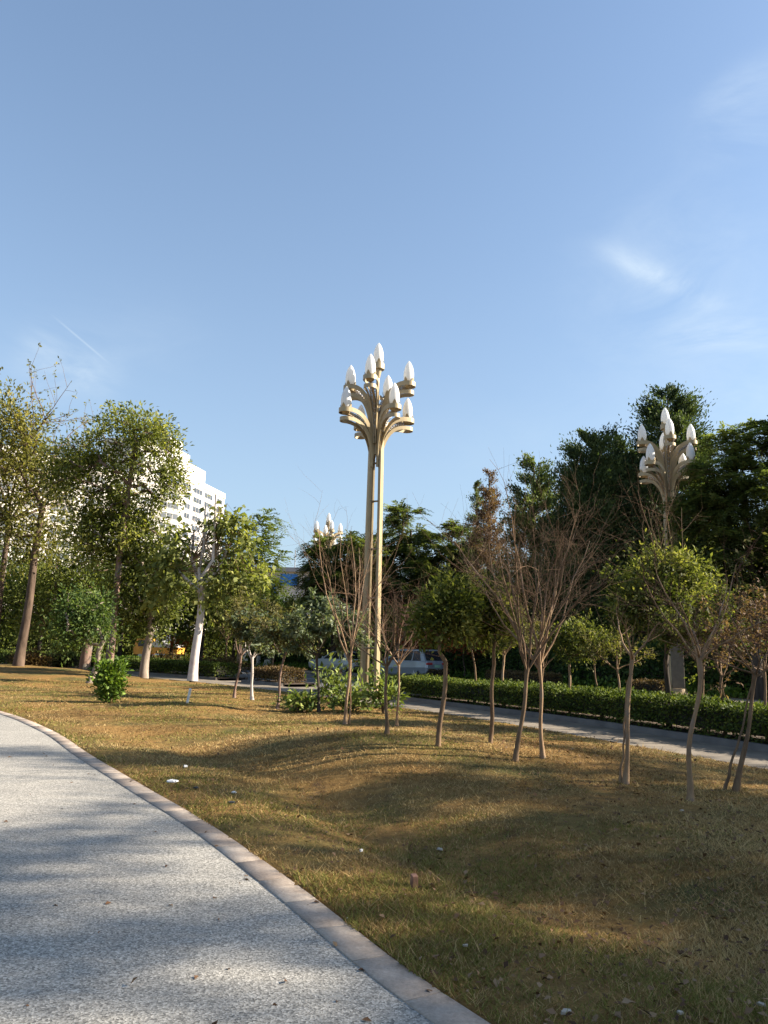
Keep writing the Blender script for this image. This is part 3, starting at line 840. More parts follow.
def hedge(name, line, off0, off1, z0, h, label, leaf, seed, y0, y1, dens=1500, size=0.055, group='clipped hedges along the road', core=True, cat='hedge', uneven=0.05):
    """clipped hedge following the road line: a twiggy core inside a thick skin of leaves"""
    g = np.random.default_rng(seed); sel = (line[:, 1] >= y0) & (line[:, 1] <= y1)
    A = offset_line(line, off0)[sel]; C = offset_line(line, off1)[sel]; c0 = (A[0] + C[-1]) / 2
    root = thing(name, (c0[0], c0[1], z0), label, cat, group)
    A = A - c0; C = C - c0; n = len(A); ins = 0.10
    Ai = A + (C - A) * (ins / (off1 - off0)); Ci = C - (C - A) * (ins / (off1 - off0))
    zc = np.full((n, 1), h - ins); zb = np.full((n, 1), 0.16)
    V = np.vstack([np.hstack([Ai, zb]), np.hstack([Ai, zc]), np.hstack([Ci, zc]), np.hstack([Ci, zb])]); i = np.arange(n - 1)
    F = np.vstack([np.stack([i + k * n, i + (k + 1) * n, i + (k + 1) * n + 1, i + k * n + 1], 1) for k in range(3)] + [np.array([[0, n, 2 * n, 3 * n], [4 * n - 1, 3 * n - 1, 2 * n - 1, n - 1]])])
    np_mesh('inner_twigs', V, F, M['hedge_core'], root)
    seg = np.linalg.norm(np.diff(A, axis=0), axis=1); cum = np.concatenate([[0], np.cumsum(seg)]); Lh = cum[-1]; wid = off1 - off0
    per = 2 * h + wid; N = int((Lh * per + 2 * wid * h) * dens)
    s = g.uniform(0, Lh, N); q = g.uniform(0, per, N)
    u = np.where(q < h, 0, np.where(q < h + wid, (q - h) / wid, 1)); z = np.where(q < h, q, np.where(q < h + wid, h, per - q))
    ne = int(N * 2 * wid * h / (Lh * per + 2 * wid * h)); e = g.choice(N, ne, replace=False)
    s[e] = np.where(g.random(ne) < 0.5, 0, Lh); u[e] = g.random(ne); z[e] = g.uniform(0, h, ne)
    ax = np.interp(s, cum, A[:, 0]); ay = np.interp(s, cum, A[:, 1]); bx = np.interp(s, cum, C[:, 0]); by = np.interp(s, cum, C[:, 1])
    lump = (ground_noise(s * 1.0, u * 2 + z * 2, seed, 1.5, 3) - 0.5)
    P = np.stack([ax + (bx - ax) * u, ay + (by - ay) * u, z], 1)
    cen = np.stack([(ax + bx) / 2, (ay + by) / 2, np.full(N, h * 0.5)], 1)
    o = P - cen; o /= np.linalg.norm(o, axis=1)[:, None] + 1e-6
    P = P + o * (lump * 0.26 + g.normal(0, uneven, N) - 0.03)[:, None]; P[:, 2] = np.maximum(P[:, 2], 0.03)
    thin = (z < 0.16) & (g.random(N) < 0.65)
    D = o * 0.7 + g.normal(size=(N, 3)) * 0.6; Nn = g.normal(size=(N, 3)) * 0.7 + o * 0.7 + np.array([0, 0, 0.4])
    P, D, Nn, lump, s_ = P[~thin], D[~thin], Nn[~thin], lump[~thin], s[~thin]; N = len(P)
    L = size * g.uniform(0.6, 1.5, N); V, F = leaf_quads(P, D, Nn, L, L * 0.55)
    tint = np.clip(0.42 + 0.5 * (ground_noise(s_, P[:, 2] * 3, seed + 3, 1.1, 3) - 0.5) + g.normal(0, 0.2, N), 0, 1)
    np_mesh('foliage', V, F, leaf, root, attrs={'tint': tint})
    return root


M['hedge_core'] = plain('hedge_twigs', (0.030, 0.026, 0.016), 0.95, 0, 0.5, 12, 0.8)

# ------------------------------------------------------------------ magnolia street lamps
M['gold'] = plain('champagne_gold_paint', (0.345, 0.265, 0.15), 0.45, 0.2, 0.12, 3)
M['gold_dark'] = plain('weathered_gold_paint', (0.26, 0.19, 0.11), 0.5, 0.2, 0.2, 4)
M['pedestal'] = plain('pedestal_stone', (0.13, 0.105, 0.075), 0.8, 0, 0.25, 4)
M['filigree'] = plain('filigree_metal', (0.42, 0.42, 0.44), 0.35, 0.4, 0.2, 8)


def opal_mat():
    m, nt, b = new_mat('opal_glass')
    f = noise(nt, 3.0, 3)
    nt.links.new(ramp(nt, f, [(0.3, (0.80, 0.79, 0.77)), (0.7, (0.86, 0.86, 0.85))]), b.inputs['Base Color'])
    b.inputs['Roughness'].default_value = 0.25; b.inputs['Subsurface Weight'].default_value = 0.0
    t = nt.nodes.new('ShaderNodeBsdfTranslucent'); t.inputs[0].default_value = (0.85, 0.84, 0.80, 1)
    mx = nt.nodes.new('ShaderNodeMixShader'); mx.inputs[0].default_value = 0.3
    nt.links.new(b.outputs[0], mx.inputs[1]); nt.links.new(t.outputs[0], mx.inputs[2]); nt.links.new(mx.outputs[0], nt.nodes['Material Output'].inputs[0])
    return m


M['opal'] = opal_mat()


def plate(bm, C, side, w, nrm_th):
    """a curved flat bar: centre line C (n,3), side direction (3), widths w (n), thickness"""
    n = len(C); T = np.gradient(C, axis=0); T /= np.linalg.norm(T, axis=1)[:, None]
    Sd = np.broadcast_to(np.asarray(side, float), C.shape); Nn = np.cross(T, Sd); Nn /= np.linalg.norm(Nn, axis=1)[:, None]
    rings = []
    for i in range(n):
        a = Sd[i] * w[i] / 2; b = Nn[i] * nrm_th / 2
        rings.append([bm.verts.new(C[i] + s * a + t * b) for s, t in ((-1, -1), (1, -1), (1, 1), (-1, 1))])
    for p, q in zip(rings, rings[1:]):
        for j in range(4): bm.faces.new((p[j], p[(j + 1) % 4], q[(j + 1) % 4], q[j]))
    bm.faces.new(rings[0][::-1]); bm.faces.new(rings[-1])


def bez(p0, p1, p2, p3, n=14):
    t = np.linspace(0, 1, n)[:, None]; p0, p1, p2, p3 = map(np.array, (p0, p1, p2, p3))
    return (1 - t) ** 3 * p0 + 3 * (1 - t) ** 2 * t * p1 + 3 * (1 - t) * t ** 2 * p2 + t ** 3 * p3


def bulb_bm():
    bm = bmesh.new()
    prof = [(0.02, 0.0), (0.11, 0.01), (0.155, 0.08), (0.182, 0.20), (0.190, 0.31), (0.183, 0.43), (0.162, 0.55), (0.128, 0.66), (0.085, 0.75), (0.04, 0.82), (0.004, 0.86)]
    P_ = np.array(prof); t = np.arange(len(P_)); tt = np.linspace(0, len(P_) - 1, 41)
    f = lambda c: np.convolve(np.pad(np.interp(tt, t, P_[:, c]), 3, 'edge'), np.array([1, 2, 3, 4, 3, 2, 1]) / 16.0, 'valid')
    add_lathe(bm, [(max(0.002, a), b) for a, b in zip(f(0), f(1))], n=28); return bm


def petals_bm():
    """four pointed metal sepals hugging the foot of the bulb, on a shallow cup"""
    bm = bmesh.new()
    add_lathe(bm, [(0.05, -0.16), (0.13, -0.13), (0.165, -0.02), (0.17, 0.02), (0.15, 0.02), (0.12, -0.02)], n=20)
    for k in range(4):
        a = k * math.pi / 2 + 0.5; rows = []
        for i, (zz, rr, hw) in enumerate(((0.0, 0.158, 0.075), (0.08, 0.180, 0.070), (0.15, 0.196, 0.042), (0.21, 0.205, 0.006))):
            row = []
            for s in (-1, 0, 1):
                aa = a + s * hw / rr; row.append([bm.verts.new((q * math.cos(aa), q * math.sin(aa), zz)) for q in (rr, rr + 0.012)])
            rows.append(row)
        for A, Bq in zip(rows, rows[1:]):
            for j in range(2):
                bm.faces.new((A[j][1], A[j + 1][1], Bq[j + 1][1], Bq[j][1])); bm.faces.new((A[j][0], Bq[j][0], Bq[j + 1][0], A[j + 1][0]))
            for j in (0, 2): bm.faces.new((A[j][0], A[j][1], Bq[j][1], Bq[j][0]))
    return bm


# arms: azimuth, reach, height of the cup, height where the arm leaves the columns
ARMS = [(30, 1.22, 9.40, 7.85), (122, 1.08, 9.22, 7.8), (208, 1.16, 9.36, 7.8), (304, 1.02, 9.42, 7.8),
        (252, 0.80, 10.44, 8.6), (352, 1.06, 10.46, 8.55), (68, 0.95, 10.32, 8.55), (165, 0.98, 10.42, 8.55)]


def magnolia_lamp(loc, label, scale=1.0, rz=0.0, pedestal=False):
    root = thing('street_lamp', loc, label, 'street lamp', 'magnolia street lamps along the road', rz)
    root.scale = (scale,) * 3
    bm = bmesh.new(); add_lathe(bm, [(0.52, -0.1), (0.52, 0.10), (0.46, 0.14), (0.40, 0.16), (0.38, 0.30), (0.10, 0.32)], n=24)
    bm_obj('base', bm, M['gold_dark'], root)
    for k in range(3):
        a = R((-24, 201, 112)[k]); d = np.array([math.cos(a), math.sin(a), 0]); sd = np.array([-math.sin(a), math.cos(a), 0])
        z = np.linspace(0.2, 8.9, 24); rad = 0.285 - 0.07 * (z / 8.9) ** 0.8
        rad = np.where(z > 7.9, rad - 0.05 * ((z - 7.9) / 1.0) ** 2, rad)
        C = d[None, :] * rad[:, None]; C[:, 2] = z
        bm = bmesh.new(); plate(bm, C, sd, (0.255, 0.14, 0.15)[k] - 0.02 * z / 8.9, 0.055); plate(bm, C - d[None, :] * 0.075, d, np.full(24, 0.07), 0.04)
        bm_obj('column', bm, M['gold'], root)
    if pedestal:
        bm = bmesh.new(); add_box(bm, (0, 0, 1.15), (0.5, 0.5, 2.3), Matrix.Rotation(-rz, 3, 'Z'), 0.02); add_box(bm, (0, 0, 2.33), (0.58, 0.58, 0.08), Matrix.Rotation(-rz, 3, 'Z'), 0.015)
        bm_obj('pedestal', bm, M['pedestal'], root)
    for zc in (1.6, 3.2, 4.8, 6.4, 7.7):
        bm = bmesh.new(); rr = 0.25 - 0.12 * zc / 8.9
        for k in range(3):
            a = R((-24, 201, 112)[k]); add_cyl(bm, (0, 0, zc), (rr * math.cos(a), rr * math.sin(a), zc), 0.03, n=8)
        bm_obj('tie_ring', bm, M['gold_dark'], root)
    bm = bmesh.new(); add_cyl(bm, (0, 0, 8.0), (0, 0, 11.05), 0.085, 0.05, 12)
    bm_obj('stem', bm, M['gold'], root)
    bulb_me = bulb_bm(); me_b = bpy.data.meshes.new('lamp_bulb'); bmesh.ops.recalc_face_normals(bulb_me, faces=bulb_me.faces); bulb_me.to_mesh(me_b); bulb_me.free()
    me_b.polygons.foreach_set('use_smooth', np.ones(len(me_b.polygons), dtype=bool)); me_b.materials.append(M['opal'])
    pm = petals_bm(); me_p = bpy.data.meshes.new('petal_cup'); bmesh.ops.recalc_face_normals(pm, faces=pm.faces); pm.to_mesh(me_p); pm.free(); me_p.materials.append(M['gold'])

    def bulb(parent, p):
        for nm, me in (('petal_cup', me_p), ('lamp_bulb', me_b)):
            o = bpy.data.objects.new(nm, me); COL.objects.link(o); o.parent = parent; o.location = p; o.rotation_euler.z = rng.uniform(0, 1.5); o.scale = (0.94, 0.94, 0.96)
    def strap(bm, d, s, reach, zs, zt, w, rad, hgt_, r_in):
        """a hoop of flat bar: up one side from the columns, round the outside of the cup, down the other side"""
        t = np.linspace(0, 1, 13); leg = bez((r_in, 0.03, zs), (r_in + 0.03, 0.06, zs + (zt - zs) * 0.78), (reach * 0.50, rad * 0.95, zt + 0.03), (reach, rad, zt), 13)
        a = np.linspace(math.pi / 2, -math.pi / 2, 15)[1:-1]
        arc = np.stack([reach + rad * np.cos(a), rad * np.sin(a), np.full(13, zt)], 1)
        C = np.vstack([leg, arc, leg[::-1] * np.array([1, -1, 1])])
        Nn = np.vstack([np.tile([0, 1.0, 0], (13, 1)), np.stack([np.cos(a), np.sin(a), 0 * a], 1), np.tile([0, -1.0, 0], (13, 1))])
        T = np.gradient(C, axis=0); T /= np.linalg.norm(T, axis=1)[:, None]
        Wd = np.cross(Nn, T); Wd /= np.linalg.norm(Wd, axis=1)[:, None]
        wd_ = hgt_ * np.concatenate([0.75 + 0.25 * t, np.ones(13), (0.75 + 0.25 * t)[::-1]])
        G = lambda p: p[0] * d + p[1] * s + np.array([0, 0, p[2]])
        rings = []
        for c, n_, w_, k in zip(C, Nn, Wd, wd_):
            rings.append([bm.verts.new(G(c + w_ * k / 2 * p + n_ * 0.013 * q)) for p, q in ((-1, -1), (1, -1), (1, 1), (-1, 1))])
        for p, q in zip(rings, rings[1:]):
            for j in range(4): bm.faces.new((p[j], p[(j + 1) % 4], q[(j + 1) % 4], q[j]))
        bm.faces.new(rings[0][::-1]); bm.faces.new(rings[-1])
    for az, reach, zc, zs in ARMS:
        a = R(az); d = np.array([math.cos(a), math.sin(a), 0]); s = np.array([-math.sin(a), math.cos(a), 0])
        bm = bmesh.new(); strap(bm, d, s, reach, zs + 0.1, zc - 0.03, 0, 0.225, 0.155, 0.13); arm = bm_obj('arm', bm, M['gold'], root)
        bm = bmesh.new(); strap(bm, d, s, reach - 0.02, zs - 0.25, zc - 0.33, 0, 0.20, 0.13, 0.15); bm_obj('lower_strap', bm, M['gold'], arm)
        c = bez(d * 0.12 + [0, 0, zs], d * 0.16 + [0, 0, zs + (zc - zs) * 0.7], d * (reach * 0.55) + [0, 0, zc - 0.28], d * reach + [0, 0, zc - 0.12], 14)
        np_mesh('bracket', *tubes([(c, np.linspace(0.055, 0.045, 14))], 8), M['gold_dark'], arm, smooth=True)
        m_ = []
        for i in range(70):
            t = i / 69.0; ang = i * 1.1; pc = bez((0.20, 0, zs + 0.25), (0.24, 0, zs + (zc - zs) * 0.7), (reach * 0.55, 0, zc - 0.24), (reach - 0.2, 0, zc - 0.20), 70)[i]
            rr = 0.05 + 0.07 * t; m_.append(pc[0] * d + (rr * math.sin(ang)) * s + np.array([0, 0, pc[2] + rr * 0.8 * math.cos(ang)]))
        np_mesh('scrollwork', *tubes([(np.array(m_), np.full(70, 0.013))], 4), M['filigree'], arm)
        bulb(arm, Vector((*(d * reach)[:2], zc)))
    bm = bmesh.new(); add_cyl(bm, (0, 0, 10.7), (0, 0, 11.16), 0.07, 0.16, 16)
    a2 = np.linspace(0, 2 * math.pi, 25)
    add_lathe(bm, [(0.17, 10.98), (0.215, 11.0), (0.215, 11.2), (0.19, 11.2)], n=24)
    topcup = bm_obj('top_cup', bm, M['gold'], root)
    bulb(topcup, Vector((0, 0, 11.15)))
    return root


lp = at(369, 690, 25.5)
magnolia_lamp((lp.x, 25.5, 0.0), 'gold magnolia lamp standing alone against the sky, its columns clear of the trees', 1.03)
lp = at(677, 698, 31)
magnolia_lamp((lp.x, 31.0, 0.1), 'gold magnolia lamp half hidden in front of the dark pointed cypress', 1.0, R(8), True)
lp = at(322, 690, 62)
magnolia_lamp((lp.x, 62.0, 0.1), 'far magnolia lamp whose white bulbs peep over the dark crown', 1.05, R(40))

# ------------------------------------------------------------------ vehicles
M['silver'] = plain('silver_blue_paint', (0.33, 0.365, 0.40), 0.28, 0.45, 0.05, 1)
M['white_paint'] = plain('white_car_paint', (0.50, 0.51, 0.52), 0.25, 0.1, 0.05, 1)
M['glass'] = plain('dark_car_glass', (0.018, 0.022, 0.026), 0.08, 0, 0.1, 2)
M['trim'] = plain('black_trim', (0.025, 0.025, 0.027), 0.55, 0, 0.2, 5)
M['tyre'] = plain('tyre_rubber', (0.022, 0.022, 0.022), 0.85, 0, 0.2, 9)
M['rim'] = plain('alloy_rim', (0.38, 0.39, 0.40), 0.35, 0.7, 0.1, 5)
M['red_lens'] = plain('red_lens', (0.42, 0.045, 0.04), 0.2, 0, 0.1, 5)
M['clear_lens'] = plain('clear_lens', (0.72, 0.74, 0.76), 0.12, 0.2, 0.05, 5)
M['plate_green'] = plain('pale_green_plate', (0.30, 0.52, 0.36), 0.5, 0, 0.1, 5)


def inset_panel(bm, q, iu0, iu1, iv0, iv1, off=0.006, th=0.01):
    """panel inside quad q = (a,b,c,d): u from a to b, v from a to d; stands proud of it"""
    a, b, c, d = (Vector(x) for x in q)

    def P(u, v): return (a.lerp(b, u)).lerp(d.lerp(c, u), v)
    n = (b - a).cross(d - a).normalized(); pts = [P(iu0, iv0), P(iu1, iv0), P(iu1, iv1), P(iu0, iv1)]
    lo = [bm.verts.new(p - n * th) for p in pts]; hi = [bm.verts.new(p + n * off) for p in pts]
    for i in range(4): bm.faces.new((lo[i], lo[(i + 1) % 4], hi[(i + 1) % 4], hi[i]))
    bm.faces.new(lo[::-1]); bm.faces.new(hi)


def make_car(loc, heading, label, paint, stations, gh, suv=True, group='cars on the road'):
    root = thing('parked_car' if False else 'car', loc, label, 'car', group, heading)
    bm = bmesh.new(); rings = []
    for x, zb, zt, hw in stations:
        zm = zb + (zt - zb) * 0.55
        half = [(hw * 0.86, zb), (hw * 0.97, zb + 0.10), (hw, zm), (hw * 0.965, zt - 0.05), (hw * 0.90, zt)]
        rings.append([bm.verts.new((x, y, z)) for y, z in half] + [bm.verts.new((x, -y, z)) for y, z in half[::-1]])
    for p, q in zip(rings, rings[1:]):
        for j in range(10): bm.faces.new((p[j], p[(j + 1) % 10], q[(j + 1) % 10], q[j]))
    bm.faces.new(rings[0][::-1]); bm.faces.new(rings[-1])
    xb0, xb1, xr0, xr1, zb, zr, hb, hr = gh
    lo = [(xb0, hb, zb), (xb1, hb, zb), (xb1, -hb, zb), (xb0, -hb, zb)]
    mid = [(xr0, hr, zr - 0.03), (xr1, hr, zr - 0.03), (xr1, -hr, zr - 0.03), (xr0, -hr, zr - 0.03)]
    rf = [(xr0 + .08, hr - .10, zr), (xr1 - .10, hr - .10, zr), (xr1 - .10, -hr + .10, zr), (xr0 + .08, -hr + .10, zr)]
    vs = [[bm.verts.new(p) for p in L_] for L_ in (lo, mid, rf)]
    for A, Bq in zip(vs, vs[1:]):
        for j in range(4): bm.faces.new((A[j], A[(j + 1) % 4], Bq[(j + 1) % 4], Bq[j]))
    bm.faces.new(vs[2])
    bm_obj('body', bm, paint, root)
    for s in (1, -1):
        q = [(xb0, s * hb, zb), (xb1, s * hb, zb), (xr1, s * hr, zr - .03), (xr0, s * hr, zr - .03)]
        if s < 0: q = [q[1], q[0], q[3], q[2]]
        for (u0, u1) in ((0.10, 0.30), (0.33, 0.60), (0.63, 0.91)):
            if s < 0: u0, u1 = 1 - u1, 1 - u0
            bm = bmesh.new(); inset_panel(bm, q, u0, u1, 0.06, 0.9); bm_obj('side_window', bm, M['glass'], root)
    bm = bmesh.new(); inset_panel(bm, [(xb0, -hb, zb), (xb0, hb, zb), (xr0, hr, zr - .03), (xr0, -hr, zr - .03)][::1], 0.07, 0.93, 0.10, 0.92)
    bm_obj('rear_window', bm, M['glass'], root)
    bm = bmesh.new(); inset_panel(bm, [(xb1, hb, zb), (xb1, -hb, zb), (xr1, -hr, zr - .03), (xr1, hr, zr - .03)], 0.05, 0.95, 0.06, 0.94)
    bm_obj('windscreen', bm, M['glass'], root)
    xr = stations[0][0]; xf = stations[-1][0]; hw = stations[1][3]
    bm = bmesh.new(); add_box(bm, (xr + 0.10, 0, 0.42), (0.24, hw * 1.84, 0.26), bevel=0.04); bm_obj('rear_bumper', bm, M['trim'], root)
    bm = bmesh.new(); add_box(bm, (xf - 0.12, 0, 0.36), (0.26, hw * 1.66, 0.22), bevel=0.04); bm_obj('front_bumper', bm, M['trim'], root)
    for s in (1, -1):
        bm = bmesh.new(); add_box(bm, (xr + 0.10, s * hw * 0.70, stations[1][2] - 0.13), (0.22, hw * 0.50, 0.13), bevel=0.03); bm_obj('tail_light', bm, M['red_lens'], root)
        bm = bmesh.new(); add_box(bm, (xf - 0.16, s * hw * 0.68, stations[-2][2] - 0.10), (0.28, hw * 0.34, 0.12), bevel=0.03); bm_obj('headlight', bm, M['clear_lens'], root)
        bm = bmesh.new(); add_box(bm, (xb1 - 0.42, s * (hb + 0.10), zb + 0.10), (0.12, 0.20, 0.13), bevel=0.03); bm_obj('wing_mirror', bm, paint, root)
    bm = bmesh.new(); add_box(bm, (xr - 0.012, 0, 0.80), (0.02, 0.46, 0.14)); bm_obj('number_plate', bm, M['plate_green'], root)
    rw = 0.36 if suv else 0.32; wx = (xr + 0.90, xf - 0.88)
    for x in wx:
        for s in (1, -1):
            y = s * (hw - 0.09)
            bm = bmesh.new(); add_cyl(bm, (x, s * (hw - 0.30), rw + 0.03), (x, s * (hw + 0.008), rw + 0.03), rw + 0.075, n=28); bm_obj('wheel_arch', bm, M['trim'], root)
            bm = bmesh.new(); add_cyl(bm, (x, y - s * 0.12, rw), (x, y + s * 0.115, rw), rw, n=28); w = bm_obj('wheel', bm, M['tyre'], root)
            bm = bmesh.new(); add_cyl(bm, (x, y + s * 0.09, rw), (x, y + s * 0.122, rw), rw * 0.66, rw * 0.60, 20)
            for k in range(5):
                a = k * 1.2566; add_cyl(bm, (x, y + s * 0.126, rw), (x + rw * 0.58 * math.cos(a), y + s * 0.126, rw + rw * 0.58 * math.sin(a)), 0.03, 0.02, 6)
            bm_obj('rim', bm, M['rim'], w)
    return root


def road_point(y, off):
    P = offset_line(ROAD, off); k = int(np.argmin(np.abs(P[:, 1] - y))); T = P[k + 1] - P[k]; return Vector((P[k, 0], P[k, 1], -0.012)), math.atan2(T[1], T[0])


SUV_ST = [(-2.30, .48, .92, .78), (-2.20, .34, 1.06, .88), (-1.5, .25, 1.09, .93), (0, .22, 1.06, .935), (1.0, .22, 1.03, .93), (1.85, .25, .96, .90), (2.22, .34, .84, .80), (2.32, .45, .74, .68)]
p, h = road_point(42.0, 10.6); p = Vector((1.6, 44.5, -0.012))
make_car(p, h, 'silver blue family car seen from behind beside the clipped hedge', M['silver'], SUV_ST, (-2.18, 1.12, -1.75, 0.20, 1.04, 1.70, 0.86, 0.66))
SED_ST = [(-2.28, .48, .88, .74), (-2.15, .32, .98, .84), (-1.4, .22, .97, .90), (0, .20, .95, .905), (1.0, .20, .93, .90), (1.8, .22, .86, .87), (2.15, .32, .74, .76), (2.25, .42, .66, .64)]
p, h = road_point(43.8, 8.2); p = at(338, 680, 52); p.z = -0.012
make_car(p, h, 'white saloon car mostly hidden behind the leafy shrubs', M['white_paint'], SED_ST, (-1.75, 0.95, -1.05, 0.05, 0.93, 1.46, 0.82, 0.60), False)

M['scooter_white'] = plain('scooter_white', (0.62, 0.58, 0.55), 0.4, 0, 0.1, 3)
M['seat_black'] = plain('black_seat', (0.02, 0.02, 0.022), 0.5, 0, 0.2, 6)


def make_scooter(loc, heading):
    root = thing('scooter', loc, 'small dark and white scooter parked on the road behind the slim trees', 'scooter', rz=heading)
    for x in (-0.62, 0.62):
        bm = bmesh.new(); add_cyl(bm, (x, -0.06, 0.23), (x, 0.06, 0.23), 0.23, n=20); w = bm_obj('wheel', bm, M['tyre'], root)
        bm = bmesh.new(); add_cyl(bm, (x, -0.066, 0.23), (x, 0.066, 0.23), 0.13, n=14); bm_obj('rim', bm, M['rim'], w)
    bm = bmesh.new(); add_poly_prism(bm, [(-0.85, 0.50), (-0.80, 0.72), (-0.25, 0.70), (-0.12, 0.34), (0.32, 0.30), (0.42, 0.95), (0.52, 0.95), (0.58, 0.48), (0.45, 0.20), (-0.15, 0.20), (-0.5, 0.32)], -0.15, 0.15)
    bm_obj('body', bm, M['scooter_white'], root)
    bm = bmesh.new(); add_box(bm, (-0.48, 0, 0.77), (0.72, 0.30, 0.13), bevel=0.05); bm_obj('seat', bm, M['seat_black'], root)
    bm = bmesh.new(); add_cyl(bm, (0.48, 0, 0.9), (0.40, 0, 1.08), 0.03, n=8); add_cyl(bm, (0.38, -0.34, 1.06), (0.38, 0.34, 1.06), 0.022, n=8); bm_obj('handlebar', bm, M['trim'], root)
    bm = bmesh.new(); add_box(bm, (0.53, 0, 0.92), (0.08, 0.16, 0.12), bevel=0.03); bm_obj('headlight', bm, M['clear_lens'], root)
    bm = bmesh.new(); add_box(bm, (-0.92, 0, 0.92), (0.34, 0.38, 0.32), bevel=0.05); bm_obj('top_box', bm, M['seat_black'], root)


p = at(263, 668, 57); sp_ = p.copy(); sp_.z = -0.012
make_scooter(sp_, R(150))

M['orange'] = plain('orange_yellow_paint', (0.62, 0.30, 0.045), 0.45, 0, 0.15, 2)
M['tarp'] = plain('pale_tarpaulin', (0.58, 0.56, 0.53), 0.7, 0, 0.1, 2)


def make_work_truck(loc, heading):
    root = thing('work_truck', loc, 'orange yellow work truck with pale load glimpsed between the left trunks', 'truck', rz=heading)
    bm = bmesh.new(); add_poly_prism(bm, [(0.9, 0.55), (2.1, 0.55), (2.15, 1.15), (1.85, 1.95), (0.9, 2.0)], -0.85, 0.85); bm_obj('cab', bm, M['orange'], root)
    bm = bmesh.new(); inset_panel(bm, [(2.15, -0.85, 1.15), (2.15, 0.85, 1.15), (1.85, 0.85, 1.95), (1.85, -0.85, 1.95)], 0.08, 0.92, 0.1, 0.9, 0.01); bm_obj('windscreen', bm, M['glass'], root)
    for s in (1, -1):
        bm = bmesh.new(); add_box(bm, (1.38, s * 0.853, 1.52), (0.66, 0.02, 0.55), bevel=0.005); bm_obj('side_window', bm, M['glass'], root)
        bm = bmesh.new(); add_box(bm, (2.13, s * 0.6, 0.8), (0.06, 0.26, 0.18), bevel=0.02); bm_obj('headlight', bm, M['clear_lens'], root)
    bm = bmesh.new(); add_box(bm, (-0.6, 0, 0.72), (2.9, 1.7, 0.14), bevel=0.02)
    for s in (1, -1): add_box(bm, (-0.6, s * 0.83, 1.0), (2.9, 0.05, 0.42), bevel=0.01)
    add_box(bm, (-2.03, 0, 1.0), (0.05, 1.6, 0.42), bevel=0.01); bm_obj('cargo_bed', bm, M['orange'], root)
    bm = bmesh.new(); add_poly_prism(bm, [(-1.95, 0.80), (0.75, 0.80), (0.7, 1.55), (-0.1, 1.80), (-1.2, 1.5), (-1.9, 1.45)], -0.78, 0.78); bm_obj('tarpaulin', bm, M['tarp'], root)
    for x in (-1.35, 1.45):
        for s in (1, -1):
            bm = bmesh.new(); add_cyl(bm, (x, s * 0.60, 0.38), (x, s * 0.84, 0.38), 0.38, n=24); w = bm_obj('wheel', bm, M['tyre'], root)
            bm = bmesh.new(); add_cyl(bm, (x, s * 0.83, 0.38), (x, s * 0.855, 0.38), 0.22, n=16); bm_obj('rim', bm, M['rim'], w)


p = at(160, 648, 70)
make_work_truck((p.x, 70, 0.115), R(170))

# ------------------------------------------------------------------ buildings and walls far behind
M['white_render'] = plain('white_render', (0.50, 0.475, 0.44), 0.8, 0, 0.06, 0.15)
M['cream_wall'] = plain('cream_wall', (0.62, 0.54, 0.43), 0.85, 0, 0.12, 0.6)
M['window_glass'] = plain('grey_window_glass', (0.055, 0.065, 0.08), 0.3, 0, 0.5, 0.6)
M['roof_grey'] = plain('roof_grey', (0.26, 0.26, 0.27), 0.8, 0, 0.15, 0.5)
M['blue_panel'] = plain('blue_cladding', (0.02, 0.16, 0.52), 0.5, 0, 0.1, 1)
M['pale_blue'] = plain('pale_blue_grey_fence', (0.45, 0.50, 0.54), 0.6, 0, 0.1, 1)


